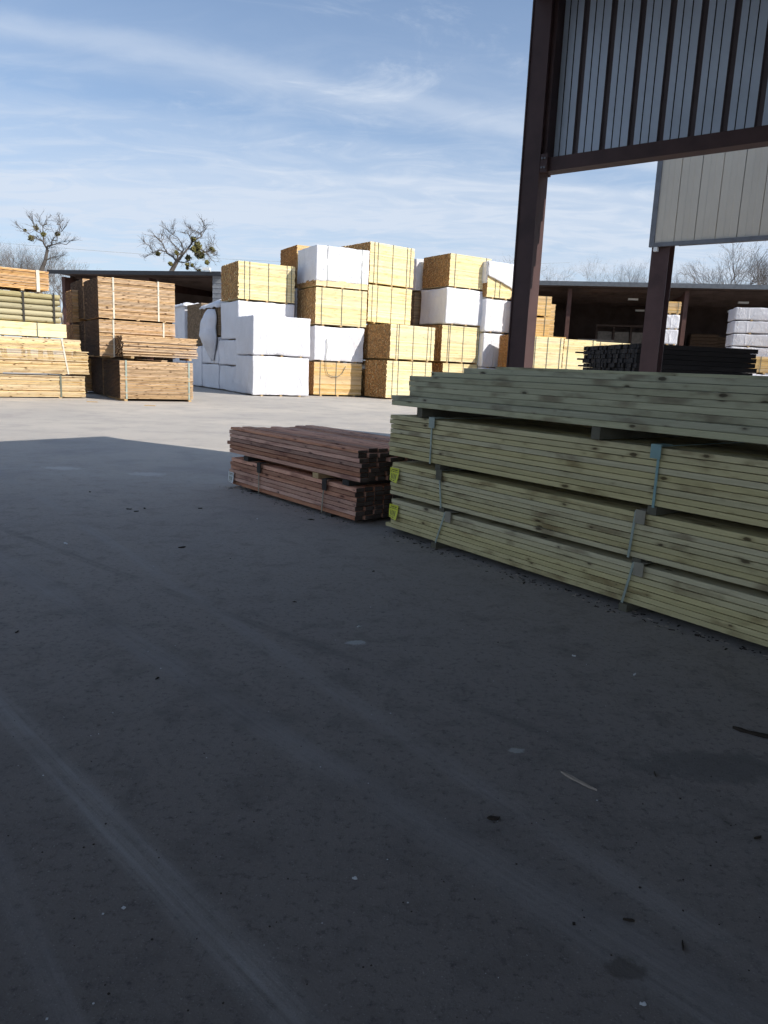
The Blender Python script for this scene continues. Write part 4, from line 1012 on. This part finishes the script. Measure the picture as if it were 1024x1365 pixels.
def generic_tree(name, label, cat, base, h, r, depth, seed, spread=0.45, stems=1, group=None, lean=0.25, tl=0.4, mist=0, kx=4, up=0.08):
    rs = random.Random(seed); e = empty(name, base, 0, label, cat, group); t_ = MB(); c_ = MB()
    for s in range(stems):
        d = Vector((rs.gauss(0, lean), rs.gauss(0, lean), 1)).normalized(); p = Vector((rs.gauss(0, .15) * (stems > 1), rs.gauss(0, .15) * (stems > 1), 0))
        q = p + d * h * tl; t_.tube(p, q, r, r * 0.75, 7)
        for i in range(4):
            dd = (d + Vector((rs.gauss(0, .55), rs.gauss(0, .55), rs.gauss(.1, .3)))).normalized()
            twigs(c_, q, dd, h * 0.20, r * 0.42, depth, spread, up, 2, kx, rs)
    t_.build('trunk', M_bark, e); c_.build('crown', M_twig, e)
    return e
G10 = 'bare trees along the back of the yard'
generic_tree('bare_tree', 'large spreading bare tree above the far shed at the right edge', 'tree', Vector((at(968, 380, 66).x, 66, 0)), 13.0, 0.30, 5, 21, 0.42, 1, G10, 0.08, 0.45, kx=4, up=0.03)
generic_tree('bare_tree', 'bare tree at the far right edge behind the larger one', 'tree', Vector((at(1022, 380, 72).x, 72, 0)), 13.0, 0.26, 5, 24, 0.42, 1, G10, 0.1, 0.5, kx=4)
for i, (px_, yy, h_, lb) in enumerate(((733, 82, 13.4, 'twiggy bare tree peeking over the shed roof just right of the near post'), (812, 86, 13.3, 'faint bare treetop over the shed roof midway between the posts'),
                               (838, 90, 13.2, 'small bare treetop over the shed roof just left of the far post'), (895, 84, 12.8, 'low bare treetop just right of the far post'),
                               (4, 62, 9.9, 'bare scrubby tree cut by the left edge of the photo'), (22, 66, 9.9, 'bare scrubby tree second from the left edge'), (38, 60, 9.3, 'bare scrubby tree below the tall mistletoe tree'),
                               (66, 62, 9.0, 'bare scrubby tree right of the tall mistletoe trunk'), (88, 66, 8.9, 'low bare tree beside the dark shed corner'))):
    p = at(px_, 370, yy)
    generic_tree('bare_tree', lb, 'tree', Vector((p.x, yy, 0)), h_, 0.12, 4, 40 + i, 0.38, 2, G10, 0.16, 0.5, kx=4, up=0.12)

# power lines
mb = MB()
a, b = at(-60, 318, 80), at(760, 350, 110)
pts = [a.lerp(b, i / 24) - Vector((0, 0, 1.2 * 4 * (i / 24) * (1 - i / 24))) for i in range(25)]
for p, q in zip(pts, pts[1:]): mb.tube(p, q, 0.013, 0.013, 4)
o = mb.build('power_line', M_strap); tag(o, 'thin power line crossing the sky behind the bare trees', 'power line')

# ------------------------------------------------------------------ litter on the concrete
def chip(name, x, y, ln, w, h, yaw, m, label, group='bits of litter on the concrete'):
    me = bpy.data.meshes.new(name); bm = bmesh.new(); n = 7
    rs = random.Random(int(abs(x * 1000) + abs(y * 777)))
    top = []; 
    for s in (1, -1):
        for i in range(n):
            t = i / (n - 1) if s == 1 else 1 - i / (n - 1)
            if s == -1 and i in (0, n - 1): continue
            ww = w * 0.5 * (math.sin(math.pi * min(max(t, 0.05), 0.95)) ** 0.5) * rs.uniform(0.7, 1.1)
            top.append(bm.verts.new(((t - 0.5) * ln, s * ww, h * (0.6 + 0.7 * abs(math.sin(t * 4 + x))))))
    fc = bm.faces.new(top); r_ = bmesh.ops.extrude_face_region(bm, geom=[fc])
    for v in [q for q in r_['geom'] if isinstance(q, bmesh.types.BMVert)]: v.co.z = 0.001
    bmesh.ops.recalc_face_normals(bm, faces=bm.faces); bm.to_mesh(me); bm.free(); me.materials.append(m)
    o = bpy.data.objects.new(name, me); COL.objects.link(o); o.location = (x, y, 0); o.rotation_euler = (0, 0, yaw)
    return tag(o, label, 'litter', group)
def gp(x, y):
    d = Fv + (x - 512) / FPX * RT - (y - 682.5) / FPX * UP; t = -EYE / d.z; return d.x * t, d.y * t
a = gp(747, 1030); b = gp(795, 1055)
chip('wood_splinter', (a[0] + b[0]) / 2, (a[1] + b[1]) / 2, math.hypot(a[0] - b[0], a[1] - b[1]), 0.014, 0.006, math.atan2(b[1] - a[1], b[0] - a[0]), M_chip, 'pale pointed wood splinter lying in the dark foreground')
a = gp(976, 972); b = gp(1040, 988)
chip('wood_splinter', (a[0] + b[0]) / 2, (a[1] + b[1]) / 2, math.hypot(a[0] - b[0], a[1] - b[1]), 0.022, 0.010, math.atan2(b[1] - a[1], b[0] - a[0]), M_chipd, 'dark wood splinter at the right edge below the green lumber')
bits = [(172, 679, 0.06, 'd', 'dark chip in a cluster of three left of the red lumber'), (182, 682, 0.05, 'd', 'dark chip in the middle of the cluster left of the red lumber'), (193, 678, 0.05, 'd', 'dark chip on the right of the cluster left of the red lumber'),
        (243, 730, 0.07, 'd', 'curled dark leaf in the shade left of the red lumber'), (267, 678, 0.05, 'd', 'small dark crumb between the leaf cluster and the red lumber'), (415, 693, 0.08, 'd', 'brown leaf on the concrete just in front of the red lumber'),
        (88, 725, 0.06, 'p', 'pale scrap lying alone at the left of the shade'), (210, 905, 0.03, 'd', 'dark pebble on the pale tyre streak at the left'), (23, 843, 0.04, 'd', 'dark pebble near the left edge'),
        (479, 836, 0.035, 'p', 'pale curl of paper right above the white splash'), (473, 1172, 0.02, 'p', 'tiny pale splinter in the lower middle'), (393, 803, 0.035, 'd', 'dark crumb above the white splash'),
        (846, 900, 0.03, 'p', 'pale crumb right of centre below the green lumber'), (873, 1033, 0.04, 'd', 'dark twig right of the pale splinter'), (658, 1092, 0.05, 'd', 'thin dark twig left of the pale splinter'),
        (1010, 1118, 0.04, 'd', 'dark twig at the right edge low down'), (838, 1228, 0.04, 'd', 'thin dark twig near the oily stain'), (910, 1262, 0.045, 'd', 'fine brown twig right of the oily stain'),
        (498, 762, 0.03, 'd', 'dark crumb in front of the green lumber corner'), (343, 692, 0.03, 'p', 'pale crumb in front of the red lumber strap'), (120, 656, 0.05, 'd', 'dark crumb near the edge of the shade'),
        (765, 875, 0.025, 'p', 'pale crumb below the green lumber near its strap'), (857, 1340, 0.02, 'p', 'pale pebble at the very bottom right')]
for i, (x, y, ln, k, lb) in enumerate(bits):
    p = gp(x, y); ln *= 0.8 if ln > 0.045 else 0.7
    p = p; chip('leaf_scrap' if ln > 0.045 else 'wood_chip', p[0], p[1], ln, ln * (0.4 if ln > 0.04 or k == 'p' else 0.15), 0.006, random.uniform(0, 3), M_chipd if k == 'd' else M_paper, lb)
random.seed(3)
# a scatter of grit and bark crumbs (uncountable)
mb = MB()
for i in range(900):
    y = 0.9 + random.random() ** 1.6 * 8.5; x = random.uniform(-0.75, 0.75) * y
    r = random.uniform(0.0008, 0.0022) * (1.8 if random.random() < 0.04 else 1)
    mb.box(x - r, x + r * random.uniform(0.5, 1.6), y - r, y + r, 0.0005, r * 0.9, yaw=random.uniform(0, 3), mi=0 if random.random() < 0.8 else 1)
for (A_, B_, n_) in ((EG, EG + Vector((math.cos(YG), math.sin(YG), 0)) * 4.5, 420), (RL, RC, 160)):
    for i in range(n_):
        q = A_.lerp(B_, random.random()); off = -abs(random.gauss(0, 0.07)) + 0.03; dq = (B_ - A_).normalized()
        x = q.x - dq.y * off; y = q.y + dq.x * off; r = random.uniform(0.0015, 0.005)
        mb.box(x - r * random.uniform(1, 4), x + r * random.uniform(1, 4), y - r, y + r, 0.0005, r * 0.7, yaw=random.uniform(0, 3), mi=random.choice((0, 0, 2)))
o = mb.build('grit', [M_chipd, M_paper, M_chip]); o['kind'] = 'stuff'; o['label'] = 'fine grit and crumbs scattered on the concrete'

# loose items lying by the stacks
for (x, y, lb) in ((200, 541, 'scrap of pale lath lying before the picket pile'), (123, 536, 'thin lath scrap in the gap by the left stack')):
    p = gp(x, y); mb = MB(); mb.box(-0.15, 0.15, -0.02, 0.02, 0.001, 0.02); o = mb.build('lath_scrap', M_stick); o.location = (p[0], p[1], 0); tag(o, lb, 'wood scrap')
